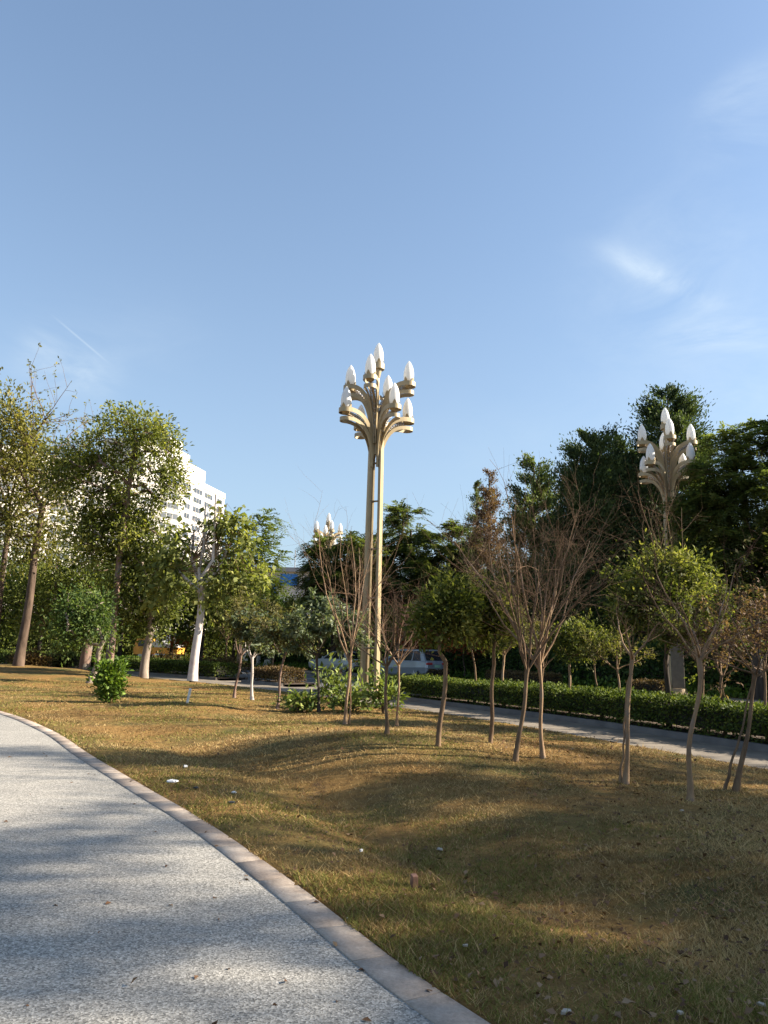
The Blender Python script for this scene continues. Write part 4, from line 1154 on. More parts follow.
def apartment_block():
    # long faces run away from the viewer and look to the right, into the sun
    e1 = at(225, 494, 280); root = thing('apartment_block', (e1.x, 280, 0), 'tall white apartment block with rows of windows rising behind the left trees', 'building')
    H1 = e1.z; e2 = at(186, 486, 234)
    cnt = [0]

    def block(end, d, L, W, H, bays, pitch, floors, near_f, near_b):
        d = Vector(d).normalized(); n = Vector((d.y, -d.x, 0)); end = Vector((end.x, end.y, 0)) - root.location

        def slab(bm, t0, t1, w0, w1, z0, z1):
            c = [end + d * (-t) - n * w + Vector((0, 0, z)) for z in (z0, z1) for t, w in ((t0, w0), (t1, w0), (t1, w1), (t0, w1))]; v = [bm.verts.new(p) for p in c]
            for f in ((0, 1, 2, 3), (4, 7, 6, 5), (0, 4, 5, 1), (1, 5, 6, 2), (2, 6, 7, 3), (3, 7, 4, 0)): bm.faces.new([v[i] for i in f])
        bm = bmesh.new(); slab(bm, 0, L, 0, W, 0, H); bm_obj('wall', bm, M['white_render'], root)
        bm = bmesh.new(); slab(bm, 0, L, -0.25, 0.0, H - 1.9, H + 0.02); bm_obj('parapet', bm, M['white_render'], root)
        rest = bmesh.new()
        for fl in range(floors):
            for b in range(bays):
                t0 = 2.2 + b * pitch; z1 = H - 3.0 - fl * 3.25; z0 = z1 - 1.75
                if z0 < 1: continue
                if fl < near_f and b < near_b and cnt[0] < 96:
                    bm = bmesh.new(); slab(bm, t0, t0 + 6.5, -0.06, 0.3, z0, z1); f = bm_obj('window', bm, M['window_glass'], root)
                    bm = bmesh.new(); q4 = ((0, .12), (2.1, 2.24), (4.25, 4.39), (6.38, 6.5))
                    slab(bm, t0 - .1, t0 + 6.6, -0.12, 0.2, z1, z1 + .14); slab(bm, t0 - .1, t0 + 6.6, -0.12, 0.2, z0 - .14, z0)
                    for a_, b_ in q4: slab(bm, t0 + a_, t0 + b_, -0.115, 0.2, z0, z1)
                    bm_obj('frame', bm, M['white_render'], f); cnt[0] += 1
                else:
                    slab(rest, t0, t0 + 6.5, -0.06, 0.3, z0, z1)
        o = bm_obj('lower_windows', rest, M['window_glass'], root); o['kind'] = 'stuff'
        bm = bmesh.new()
        for fl in range(floors):
            z = H - 2.35 - fl * 3.25
            if z > 1: slab(bm, 0.0, L, -0.16, 0.0, z, z + 0.22)
        o = bm_obj('floor_bands', bm, M['white_render'], root); o['kind'] = 'stuff'
        return slab
    slab = block(e1, (0.206, 0.978, 0), 60.0, 26.0, H1, 6, 8.6, 18, 8, 6)
    bm = bmesh.new(); slab(bm, 14.5, 60, 1.5, 14, H1 + 0.35, H1 + 5.2); bm_obj('penthouse', bm, M['white_render'], root)
    bm = bmesh.new(); slab(bm, 14.5, 60, 1.9, 13.6, H1 + 0.01, H1 + 0.35); bm_obj('shadow_gap', bm, M['roof_grey'], root)
    bm = bmesh.new(); slab(bm, 24.5, 38, 3, 12, H1 + 5.21, H1 + 8.6); bm_obj('stair_tower', bm, M['white_render'], root)
    bm = bmesh.new(); slab(bm, 28.5, 38, 4, 11, H1 + 8.61, H1 + 12.0); tw = bm_obj('lift_tower', bm, M['white_render'], root)
    bm = bmesh.new(); slab(bm, 30.5, 32.5, 3.95, 4.05, H1 + 9.6, H1 + 11.4); bm_obj('window', bm, M['window_glass'], tw)
    block(e2, (0.616, 0.788, 0), 150.0, 14.0, e2.z, 17, 8.6, 16, 6, 8)


apartment_block()


def blue_shop():
    p = at(290, 600, 105); z = lambda v: at(290, v, 105).z
    root = thing('shop_building', (p.x, 105, 0), 'low white building with a blue panel and flat grey roof far down the road', 'building')
    bm = bmesh.new(); add_box(bm, (1.5, 4, z(572) / 2), (16, 8, z(572))); bm_obj('wall', bm, M['white_render'], root)
    bm = bmesh.new(); add_box(bm, (1.5, 4, z(572) + 0.3), (17, 9, 0.6)); bm_obj('roof', bm, M['roof_grey'], root)
    bm = bmesh.new(); add_box(bm, (-0.3, -0.06, z(580)), (2.4, 0.12, 1.6)); bm_obj('blue_panel', bm, M['blue_panel'], root)
    bm = bmesh.new(); add_box(bm, (-2.4, -0.06, z(588)), (0.9, 0.12, 2.2)); bm_obj('blue_panel', bm, M['blue_panel'], root)
    bm = bmesh.new(); add_box(bm, (2.4, -0.06, z(582)), (1.2, 0.12, 1.4)); bm_obj('window', bm, M['window_glass'], root)
    for k in range(5):
        bm = bmesh.new(); add_box(bm, (-4.8 + k * 3.0, -0.05, z(622)), (1.6, 0.10, 1.8)); bm_obj('window', bm, M['window_glass'], root)
    bm = bmesh.new(); add_cyl(bm, (0.2, 2, z(572) + 0.6), (0.2, 2, z(548)), 0.06, n=8); bm_obj('mast', bm, M['roof_grey'], root)


blue_shop()


def wall_thing(name, a, b, h, mat, label, cat='wall', cap=None, th=0.25):
    a, b = Vector(a), Vector(b); d = b - a; root = thing(name, a, label, cat, rz=math.atan2(d.y, d.x))
    bm = bmesh.new(); add_box(bm, (d.length / 2, 0, h / 2), (d.length, th, h)); bm_obj('panel', bm, mat, root)
    if cap: bm = bmesh.new(); add_box(bm, (d.length / 2, 0, h + 0.06), (d.length + 0.1, th + 0.12, 0.12), bevel=0.02); bm_obj('coping', bm, cap, root)
    k = max(2, int(d.length / 4))
    for i in range(k + 1):
        bm = bmesh.new(); add_box(bm, (d.length * i / k, 0, h / 2 + 0.08), (0.35, th + 0.1, h + 0.16), bevel=0.015); bm_obj('pier', bm, mat, root)
    return root


wall_thing('boundary_wall', (at(225, 650, 84).x, 84, 0.1), (at(345, 650, 74).x, 74, 0.1), 2.6, M['cream_wall'], 'sunlit cream boundary wall across the road behind the slim trees', cap=M['roof_grey'])
wall_thing('site_hoarding', (at(-40, 650, 92).x, 92, 0.4), (at(120, 650, 92).x, 92, 0.1), 1.5, M['pale_blue'], 'pale blue grey hoarding glimpsed under the left trees', 'fence')
wall_thing('garden_wall', (at(60, 650, 104).x, 104, 0.2), (at(230, 650, 100).x, 100, 0.2), 3.0, M['tarp'], 'pale garden wall behind the orange work truck', cap=M['roof_grey'])

# ------------------------------------------------------------------ big trees on the left lawn
def blobs_px(loc, items, dy=None):
    """crown lobes: (u, v, half width, half height) in picture measure at the tree's own distance -> metres"""
    Y = loc.y; k = Y / FPX; out = []
    g = np.random.default_rng(int(abs(loc.x * 100)) + 5)
    for (u, v, ru, rv) in items:
        c = at(u, v, Y) - loc; yy = g.uniform(-0.35, 0.35) * ru * k if dy is None else dy
        out.append((c.x, c.y + yy, c.z, ru * k, ru * k * 0.95, rv * k))
    return out


def place(u, v, Y=None):
    if Y is None: return hit(u, v)
    p = at(u, v, Y); p.z = gz(p.x, p.y) if signed_dist(ROAD, p.x, p.y)[0] < 0 else (0.085 if signed_dist(ROAD, p.x, p.y)[0] < 3.6 else 0.1)
    return p


def hgt(loc, v): return at(proj(loc)[0], v, loc.y).z - loc.z


LEFT = 'broad trees on the left lawn'
q = place(18, 668, 40)
broadleaf('lawn_tree', q, 'tall sparse tree at the left edge with a thick dark forked trunk', LEFT, 101, hgt(q, 505), hgt(q, 545), 0.32,
          blobs_px(q, [(22, 440, 40, 38), (0, 470, 40, 45), (48, 480, 32, 42), (40, 530, 34, 30), (5, 540, 38, 36), (10, 415, 34, 26)]), 200, 66, 0.70, 0.18, B['brown'], LM['olive'],
          lean=(0.4, 0), wob=0.12, rtip=0.02, top_r=0.15)
q = place(-8, 668, 43)
twig_tree('bare_topped_tree', q, 'almost leafless tree at the left edge, fine bare top against the sky above the others', LEFT, 102, hgt(q, 362), hgt(q, 520), 0.32, B['brown'], B['twig'],
          n1=9, n2=8, n3=6, width=4.8, leaf=LM['olive'], nleaf=2600, lsize=0.17, rmain=0.13)
q = place(108, 668, 36)
broadleaf('lawn_tree', q, 'tall straight tree with peeling red brown trunk and high open olive crown', LEFT, 103, hgt(q, 440), hgt(q, 560), 0.235,
          blobs_px(q, [(122, 425, 34, 22), (150, 448, 34, 34), (90, 455, 32, 30), (162, 490, 22, 30), (75, 490, 28, 32), (118, 500, 38, 34), (140, 530, 30, 26), (88, 540, 30, 26), (170, 468, 16, 22), (68, 465, 24, 28), (100, 520, 34, 30)]),
          290, 70, 0.46, 0.165, B['redbrown'], LM['camphor'], lean=(0.3, 0), rtip=0.016, top_r=0.10)
q = place(84, 677, 44)
broadleaf('lawn_tree', q, 'low spreading tree on a very thick brown trunk behind the leaning sapling', LEFT, 104, hgt(q, 610), hgt(q, 640), 0.42,
          blobs_px(q, [(60, 590, 34, 34), (95, 600, 34, 30), (40, 615, 26, 24), (112, 580, 26, 30), (75, 560, 30, 24)]), 150, 80, 0.65, 0.17, B['redbrown'], LM['mid'], rtip=0.018, top_r=0.24, flare_k=1.12)
q = place(143, 683, 37)
broadleaf('lawn_tree', q, 'green tree on a pale fluted trunk between the round bush and the white trunk', LEFT, 105, hgt(q, 600), hgt(q, 632), 0.27,
          blobs_px(q, [(140, 575, 34, 34), (165, 590, 26, 30), (120, 600, 26, 26), (150, 610, 30, 22), (135, 545, 30, 26)]), 150, 80, 0.58, 0.16, B['greybrown'], LM['mid'], lean=(0.15, 0), rtip=0.016, top_r=0.15, flare_k=1.25)
q = place(88, 690, 30)
broadleaf('lawn_tree', q, 'sapling with a leaning pale trunk and dark green crown beside the round bush', LEFT, 106, hgt(q, 640), hgt(q, 652), 0.15,
          blobs_px(q, [(84, 612, 22, 26), (102, 622, 18, 22), (68, 628, 18, 20)]), 70, 70, 0.42, 0.13, B['greybrown'], LM['dark'], lean=(0.45, 0), rtip=0.012, top_r=0.09)


# white-stemmed pruned tree
def white_tree():
    q = place(192, 686, 35); g = np.random.default_rng(107); root = thing('pruned_tree', q, 'whitish smooth trunk with bare sawn-off limbs and yellow green leaves', 'tree', LEFT)
    H = hgt(q, 592); tl = trunk_line(H, (0.18, 0), 0.05, 12, g); tr = flare(0.20, 0.15, 12, 1.25); tr[-1] = 0.165
    np_mesh('trunk', *tubes([(tl, tr)], 14), B['white'], root, smooth=True)
    top = Vector(tl[-1]); limbs = []

    def L(px, r0, r1):
        P = [np.array(at(u, v, q.y + dy) - q) for u, v, dy in px]; P[0] = np.array(top) - [0, 0, 0.1]; limbs.append((np.array(P), np.linspace(r0, r1, len(P))))
    L([(195, 595, 0), (199, 570, .1), (204, 545, .2), (206, 506, .2)], 0.10, 0.055)
    L([(195, 595, 0), (203, 575, -.2), (213, 560, -.3), (216, 495, -.3)], 0.11, 0.05)
    L([(195, 595, 0), (185, 578, .2), (178, 570, .3), (170, 560, .4)], 0.09, 0.045)
    L([(195, 595, 0), (206, 582, 0), (218, 570, 0), (228, 548, .2)], 0.10, 0.05)
    L([(195, 595, 0), (192, 560, .5), (194, 530, .6)], 0.09, 0.05)
    np_mesh('branches', *tubes(limbs, 8), B['white'], root, smooth=True)
    bl = blobs_px(q, [(232, 545, 22, 30), (245, 570, 20, 26), (218, 590, 18, 22), (166, 572, 22, 26), (160, 596, 20, 20), (228, 522, 18, 14), (176, 545, 16, 20)])
    pts = blob_points(bl, 85, g, 0.35); V, F, t = crown_leaves(pts, np.tile([0, 0, -0.5], (len(pts), 1)), g, 30, 0.5, 0.24, aspect=0.6, droop=0.35, clump_var=0.22)
    tw = [(np.array([pts[i], (pts[i] + np.array(limbs[i % 5][0][-1])) / 2 + [0, 0, 0.15], limbs[i % 5][0][-2]]), np.array([0.006, 0.014, 0.025])) for i in range(len(pts))]
    np_mesh('twigs', *tubes(tw, 4), B['tan'], root)
    np_mesh('crown', V, F, LM['yellow'], root, attrs={'tint': t})


white_tree()
q = place(238, 680, 46)
broadleaf('feathery_tree', q, 'light green feathery tree just right of the white trunk with open sprays on top', 'feathery trees across the road', 108, hgt(q, 560), hgt(q, 600), 0.17,
          blobs_px(q, [(258, 540, 22, 20), (270, 524, 14, 11), (240, 560, 26, 26), (262, 580, 22, 24), (232, 590, 24, 26), (277, 552, 8, 7)]), 120, 0, 0, 0, B['tan'], LM['frond_light'], mode='frond', fr=7, flen=0.95, pairs=9, lsize=0.21, rtip=0.015)

# understorey and farther green trees left of the lamp
UND = 'green trees behind the left lawn'
for k, (u, Y, vt, ru, leaf, lab) in enumerate([
        (36, 52, 560, 40, 'mid', 'bushy mid green tree standing low between the left edge trunk and the thick brown trunk'),
        (-10, 54, 545, 44, 'dark', 'dark green bushy tree cut by the left edge behind the tall sparse tree'),
        (118, 56, 560, 34, 'camphor', 'olive green tree filling the gap behind the peeling red trunk'),
        (200, 54, 570, 34, 'mid', 'bright green bushy tree directly behind the whitish trunk'),
        (170, 60, 555, 34, 'camphor', 'round green tree behind the orange work truck'),
        (232, 58, 585, 30, 'mid', 'low green tree behind the twin slim trunks'),
        (268, 62, 608, 24, 'dark', 'small dark tree under the blue and white shop')]):
    q = place(u, 670, Y); s = Y / FPX
    it = [(u, (vt + 640) / 2 - 12, ru, (640 - vt) / 2 - 4), (u - ru * .55, (vt + 645) / 2 + 6, ru * .7, (640 - vt) / 2.6), (u + ru * .55, (vt + 645) / 2 + 2, ru * .7, (640 - vt) / 2.6), (u + 4, vt + 26, ru * .7, 22)]
    broadleaf('bushy_tree', q, lab, UND, 120 + k, hgt(q, vt + 45), hgt(q, 650), 0.2, blobs_px(q, it), 130, 62, 0.85, 0.24, B['dark'], LM[leaf], rtip=0.02, top_r=0.08)

# ------------------------------------------------------------------ dark feathery trees in the middle and at the right
FEA = 'feathery trees across the road'
q = place(332, 684, 52)
broadleaf('feathery_tree', q, 'dark dense feathery tree left of the lamp columns', FEA, 130, hgt(q, 545), hgt(q, 620), 0.24,
          blobs_px(q, [(332, 566, 30, 28), (357, 556, 26, 24), (318, 582, 18, 22), (342, 596, 34, 28), (365, 582, 26, 32), (324, 612, 26, 22)]), 190, 0, 0, 0, B['dark'], LM['frond'], mode='frond', fr=17, flen=0.95, pairs=9, lsize=0.235, rtip=0.016)
q = place(408, 684, 53)
broadleaf('feathery_tree', q, 'dark feathery tree right of the lamp columns with a high rounded top', FEA, 131, hgt(q, 530), hgt(q, 620), 0.24,
          blobs_px(q, [(405, 535, 26, 28), (390, 560, 28, 30), (420, 565, 28, 34), (405, 590, 36, 30), (400, 515, 14, 12), (385, 600, 30, 26)]), 190, 0, 0, 0, B['dark'], LM['frond'], mode='frond', fr=17, flen=0.95, pairs=9, lsize=0.235, rtip=0.016)
q = place(450, 682, 54)
broadleaf('feathery_tree', q, 'feathery green tree with two small peaks left of the russet cypress', FEA, 132, hgt(q, 540), hgt(q, 620), 0.24,
          blobs_px(q, [(440, 535, 18, 24), (462, 545, 20, 22), (450, 570, 32, 30), (472, 575, 24, 30), (440, 600, 30, 28), (470, 610, 26, 24)]), 180, 0, 0, 0, B['dark'], LM['frond'], mode='frond', fr=17, flen=0.95, pairs=9, lsize=0.235, rtip=0.016)
q = place(758, 690, 29.5)
broadleaf('feathery_tree', q, 'big dark layered feathery tree cut by the right edge', FEA, 133, hgt(q, 480), hgt(q, 600), 0.26,
          blobs_px(q, [(752, 445, 40, 22), (725, 475, 34, 22), (770, 490, 50, 34), (712, 510, 34, 24), (745, 530, 48, 30), (708, 550, 34, 26), (690, 525, 16, 40), (775, 560, 46, 40), (735, 590, 46, 28), (790, 440, 40, 30)]), 520, 0, 0, 0, B['dark'], LM['frond'], mode='frond', fr=14, flen=0.75, pairs=9, lsize=0.16, rtip=0.014, bias=0.05)

CON = 'cypresses across the road'
q = place(489, 684, 50)
conifer('russet_cypress', q, 'thin russet cypress with a grey green left spire, half bare', CON, 140, hgt(q, 468), 1.7, LM['russet'], B['brown'], n=200, per=60, power=0.7, size=0.14, ragged=0.5)
q = place(476, 684, 52)
conifer('cypress', q, 'slim greyish cypress spire at the left of the russet one', CON, 141, hgt(q, 480), 1.3, LM['conifer_light'], B['brown'], n=150, per=60, power=0.7, size=0.14, ragged=0.5)
q = place(536, 684, 46)
conifer('cypress', q, 'mossy green pointed cypress standing behind the bare pollarded pair', CON, 142, hgt(q, 456), 2.5, LM['conifer_light'], B['brown'], n=210, per=120, power=0.62, size=0.19, ragged=0.3)
q = place(600, 686, 41)
conifer('cypress', q, 'black green cypress with a blunt double top left of the second lamp', CON, 143, hgt(q, 432), 2.6, LM['conifer'], B['dark'], n=340, per=150, power=0.5, size=0.17, ragged=0.25, columnar=0.45)
q = place(628, 687, 43)
conifer('cypress', q, 'black green cypress shoulder tucked between its blunt neighbour and the tallest one', CON, 144, hgt(q, 436), 2.5, LM['conifer'], B['dark'], n=320, per=150, power=0.5, size=0.17, ragged=0.3, columnar=0.4)
q = place(680, 690, 40)
conifer('cypress', q, 'tallest dark cypress with a sharp tip right behind the second lamp', CON, 145, hgt(q, 388), 2.9, LM['conifer'], B['dark'], n=390, per=150, power=0.62, size=0.17, ragged=0.32, columnar=0.25)
q = place(566, 685, 47)
broadleaf('autumn_tree', q, 'thin brown leaved autumn tree with sky showing through beside the mossy cypress', 'autumn trees across the road', 146, hgt(q, 530), hgt(q, 600), 0.16,
          blobs_px(q, [(566, 510, 20, 30), (575, 540, 18, 30), (556, 550, 18, 26), (572, 580, 22, 24)]), 110, 24, 0.6, 0.17, B['brown'], LM['russet'], rtip=0.014)

# dark thicket that closes the view on the right, tree by tree
THI = 'dark thicket trees behind the far pavement'
for k, (u, Y, vt, ru, lab) in enumerate([
        (500, 46, 590, 34, 'dark low tree in the thicket behind the pale twin stems'), (556, 44, 585, 34, 'dark low tree in the thicket under the brown autumn tree'),
        (612, 42, 575, 36, 'dark low tree in the thicket under the blunt cypress'), (668, 39, 572, 36, 'dark low tree in the thicket at the foot of the second lamp'),
        (722, 37, 575, 36, 'dark low tree in the thicket under the layered feathery tree'), (785, 36, 565, 42, 'dark low tree in the thicket cut by the right edge')]):
    q = place(u, 686, Y)
    it = [(u, (vt + 655) / 2, ru, (655 - vt) / 2), (u - ru * .6, (vt + 662) / 2 + 8, ru * .75, (650 - vt) / 2.4), (u + ru * .6, (vt + 662) / 2 + 6, ru * .75, (650 - vt) / 2.4)]
    broadleaf('thicket_tree', q, lab, THI, 150 + k, hgt(q, vt + 40), hgt(q, 670), 0.16, blobs_px(q, it, 0.0), 150, 60, 0.62, 0.2, B['dark'], LM['dark'], rtip=0.016, top_r=0.06)
for k, (u, Y, w, lab) in enumerate([(520, 50, 62, 'dark evergreen screen behind the left half of the thicket'), (650, 45, 80, 'dark evergreen screen behind the cypresses and the second lamp'), (775, 43, 60, 'dark evergreen screen behind the right edge tree'),
                                    (390, 60, 70, 'dark evergreen screen behind the silver blue car'), (300, 78, 40, 'dark evergreen screen far down the road beyond the white car')]):
    q = at(u, 680, Y); q.z = 0.1
    shrub('screen_hedge', q, lab, 'evergreen screens behind the thicket', 160 + k, w * Y / FPX, 1.3, 4.2, LM['dark'], n_stems=110, per=40, size=0.26, rc=0.6, aspect=0.5, bark=B['dark'], cat='hedge')

# small red-leaved trees
RED = 'small red leaved trees across the road'
for k, (u, v, Y, lab) in enumerate([(412, 640, 47, 'small red leaved tree above the silver blue car'), (464, 640, 44, 'small orange red tree right of the silver blue car'), (183, 640, 58, 'rusty red little tree left of the whitish trunk')]):
    q = place(u, 684, Y)
    broadleaf('red_leaved_tree', q, lab, RED, 170 + k, hgt(q, 645), hgt(q, 660), 0.06, blobs_px(q, [(u, v - 6, 18, 15), (u + 10, v + 4, 12, 10), (u - 9, v + 4, 12, 10)]), 60, 34, 0.35, 0.13, B['brown'], LM['red'], rtip=0.01)

# ------------------------------------------------------------------ hedges
hedge('clipped_hedge', ROAD, 2.02, 3.36, 0.085, 0.62, 'long clipped green hedge along the kerb at the right', LM['hedge'], 201, 1.0, 26.0, dens=1500, size=0.062)
hedge('clipped_hedge', ROAD, 2.05, 3.3, 0.085, 0.58, 'short brownish green hedge block left of the paved crossing', LM['bronze'], 202, 31.5, 33.6, dens=900, size=0.08)
hedge('clipped_hedge', ROAD, 2.05, 3.3, 0.085, 0.62, 'green hedge block running left behind the whitish trunk', LM['hedge'], 203, 35.4, 43, dens=700, size=0.09)
hedge('clipped_hedge', ROAD, 2.05, 3.3, 0.085, 0.75, 'far hedge stretch behind the left edge trunks', LM['hedge'], 204, 43.5, 62, dens=350, size=0.13)
hedge('low_bronze_hedge', ROAD, 13.3, 14.7, 0.115, 0.5, 'low russet brown hedge patch on the far pavement behind the pale twin stems', LM['bronze'], 205, 33.0, 36.0, dens=700, size=0.08, group='low russet hedge patches on the far pavement')
hedge('low_bronze_hedge', ROAD, 13.3, 14.7, 0.115, 0.55, 'low russet brown hedge patch on the far pavement behind the bare pollard pair', LM['bronze'], 206, 28.0, 31.2, dens=700, size=0.08, group='low russet hedge patches on the far pavement')
hedge('low_bronze_hedge', ROAD, 13.3, 14.7, 0.115, 0.5, 'low russet brown hedge patch on the far pavement left of the second lamp', LM['bronze'], 207, 23.4, 25.6, dens=700, size=0.08, group='low russet hedge patches on the far pavement')


hedge('understorey_hedge', ROAD, 17.2, 19.4, 0.1, 1.9, 'dark untrimmed understorey hedge behind the far pavement', LM['dark'], 211, 6.0, 44.0, dens=260, size=0.20, group='untrimmed hedges beyond the road', uneven=0.16)
for k, (u0, u1, Y, hh, lab) in enumerate([(-40, 62, 66, 3.0, 'untrimmed hedge filling the gap at the left edge under the trees'), (80, 132, 70, 3.4, 'untrimmed hedge behind the peeling red trunk'), (178, 232, 74, 2.6, 'untrimmed hedge behind the whitish trunk')]):
    a_, b_ = at(u0, 660, Y), at(u1, 660, Y); ln_ = np.stack([np.linspace(a_.x, b_.x, 12), np.linspace(Y, Y + 3.0, 12)], 1)
    hedge('understorey_hedge', ln_, -0.9, 0.9, 0.05, hh, lab, LM['mid'], 212 + k, 0, 200, dens=260, size=0.24, group='untrimmed hedges beyond the road', uneven=0.2)


def ground_cover():
    n = 60000; g = np.random.default_rng(210); s = g.integers(0, len(ROAD) - 1, n); off = 15.4 + g.gamma(1.6, 1.3, n); A = offset_line(ROAD, 0)
    T = np.gradient(ROAD, axis=0); T /= np.linalg.norm(T, axis=1)[:, None]; f = g.random(n)
    xy = ROAD[s] + (ROAD[s + 1] - ROAD[s]) * f[:, None] + off[:, None] * np.stack([T[s, 1], -T[s, 0]], 1)
    k = (xy[:, 1] > 8) & (xy[:, 1] < 75); xy = xy[k]; n = len(xy)
    P = np.stack([xy[:, 0], xy[:, 1], 0.1 + g.random(n) ** 2 * 0.4], 1); D = g.normal(size=(n, 3)) * 0.6 + [0, 0, 0.5]
    V, F = leaf_quads(P, D, g.normal(size=(n, 3)) * 0.6 + [0, 0, 1.0], g.uniform(0.10, 0.26, n), 0.09)
    tag(np_mesh('ground_cover', V, F, LM['bush'], attrs={'tint': np.clip(g.normal(0.45, 0.2, n), 0, 1)}), 'bright green ground cover plants along the far pavement', 'ground cover', kind='stuff')


ground_cover()

# ------------------------------------------------------------------ slim lawn trees
POL = 'slim trees on the lawn beside the footpath'
def lean_to(q, u, v): p = at(u, v, q.y) - q; return (p.x, 0.0), p.z


def slim(u, v, fu, fv, top, seed, r, label, bark='olive', twig='twig', **kw):
    q = hit(u, v); ln, fh = lean_to(q, fu, fv)
    return twig_tree('lawn_sapling', q, label, POL, seed, hgt(q, top), fh, r, B[bark], B[twig], lean=ln, **kw)


def ball(q, fv, seed, r, label, group, lobes, tips, leaf='osmanthus', bark='olive', size=0.075, rc=0.20, lean=0.0, per=44, name='lawn_sapling'):
    """small tree with a dense rounded crown on a slim stem"""
    return broadleaf(name, q, label, group, seed, hgt(q, fv), hgt(q, fv), r, blobs_px(q, lobes, 0.0), tips, per, rc, size, B[bark], LM[leaf], lean=(lean, 0), wob=0.03, rtip=0.0045, top_r=r * 0.62, flare_k=1.2, shell=0.45)


slim(690, 801, 697, 657, 520, 301, 0.052, 'knobbly crooked sapling nearest the viewer on the lawn, second from the right edge', 'tan', 'twig_dark', wob=0.07, n1=7, n2=7, n3=4, width=0.8, leaf=LM['dull'], nleaf=260, lsize=0.055, rmain=0.020)
slim(735, 791, 757, 672, 535, 302, 0.050, 'sapling leaning right at the right edge with a thin second shoot at its foot', 'olive', 'twig_dark', wob=0.04, n1=7, n2=8, n3=5, width=0.9, leaf=LM['russet'], nleaf=260, lsize=0.05, rmain=0.018, twin=(-0.12, 0.02))
slim(625, 784, 632, 655, 575, 303, 0.050, 'double stemmed sapling forking in two thick curved arms in front of the round green crown', 'tan', 'twig', wob=0.03, n1=3, n2=5, n3=4, width=0.75, rmain=0.028, twin=(-0.05, 0.05))
slim(543, 758, 539, 664, 462, 304, 0.050, 'widest bare pollard, upright stem and big fan of brown shoots', 'tan', 'twig', wob=0.03, n1=10, n2=9, n3=6, width=0.70, rmain=0.026)
slim(515, 761, 528, 668, 478, 305, 0.055, 'bare pollard with a dark trunk leaning right, beside the widest one', 'olive', 'twig', wob=0.03, n1=8, n2=9, n3=6, width=0.60, rmain=0.022)
ball(hit(490, 743), 664, 306, 0.045, 'slim sapling with a narrow olive green crown just left of the bare pollards', POL, [(488, 612, 17, 24), (478, 624, 13, 18), (498, 620, 13, 20), (490, 594, 10, 12)], 75, lean=0.06)
ball(hit(438, 746), 662, 307, 0.05, 'sapling with a round olive green crown standing right of the silver blue car', POL, [(446, 606, 24, 26), (430, 618, 16, 20), (462, 614, 16, 20), (446, 622, 22, 14), (450, 590, 14, 12)], 95, lean=0.1)
slim(397, 726, 399, 664, 560, 308, 0.045, 'bare reddish sapling in front of the left side of the silver blue car', 'tan', 'twig_dark', wob=0.02, n1=8, n2=9, n3=6, width=1.1, rmain=0.020)
slim(387, 734, 386, 664, 565, 309, 0.050, 'bare sapling just right of the lamp columns', 'olive', 'twig', wob=0.02, n1=7, n2=8, n3=6, width=1.0, rmain=0.020)
slim(345, 724, 350, 660, 480, 310, 0.060, 'tallest bare sapling in front of the shrubs left of the lamp, long upright shoots', 'tan', 'twig', wob=0.02, n1=7, n2=6, n3=4, width=0.42, rise=1.7, rmain=0.026, twin=(0.10, 0.05))
slim(277, 709, 284, 655, 600, 311, 0.060, 'slim brown sapling with thin dull green top left of the leafy shrubs', 'redbrown', 'twig', wob=0.05, n1=6, n2=7, n3=4, width=0.85, leaf=LM['dull'], nleaf=1500, lsize=0.1)
slim(252, 700, 252, 657, 600, 312, 0.075, 'pale straight sapling forking in a V with dark grey green leaves', 'pale', 'twig', wob=0.02, n1=4, n2=8, n3=5, width=1.0, leaf=LM['greyleaf'], nleaf=3400, lsize=0.12, rmain=0.04)
slim(234, 698, 241, 655, 588, 313, 0.070, 'brown sapling leaning right with olive wispy crown just right of the whitish trunk', 'redbrown', 'twig', wob=0.04, n1=6, n2=8, n3=5, width=1.0, leaf=LM['dull'], nleaf=2800, lsize=0.11)
slim(319, 712, 317, 655, 585, 314, 0.065, 'dark stemmed willow leaved sapling with grey green crown among the shrubs', 'dark', 'twig', wob=0.02, n1=8, n2=8, n3=4, width=1.1, leaf=LM['greyleaf'], nleaf=6000, lsize=0.12)

# ------------------------------------------------------------------ pollards planted in the hedge
HED = 'slim trees rising out of the clipped hedge'
def hedge_tree(u, top, fv, seed, r, label, leaf='osmanthus', nleaf=3000, width=1.0, lean=0.0, bark='tan', off=2.7, **kw):
    # on the planted strip, where the line of sight crosses it
    P = offset_line(ROAD, off); us = 384 + FPX * P[:, 0] / np.maximum(P[:, 1], .1) / (math.cos(PITCH) + 0.02); k = int(np.argmin(np.abs(us - u) + (P[:, 1] < 3) * 1e4))
    q = Vector((P[k, 0], P[k, 1], 0.085)); fh = hgt(q, fv)
    kw.setdefault('rmain', 0.024)
    return twig_tree('hedge_tree', q, label, HED, seed, hgt(q, top), fh, r, B[bark], B['twig'], lean=(lean, 0), width=width, leaf=LM[leaf] if leaf else None, nleaf=int(nleaf * 1.7), lsize=0.085, **kw)


def strip_pos(u, off=2.7):
    P = offset_line(ROAD, off); us = np.array([proj((p[0], p[1], 0.1))[0] if p[1] > 3 else 1e5 for p in P]); k = int(np.argmin(np.abs(us - u)))
    return Vector((P[k, 0], P[k, 1], 0.085))


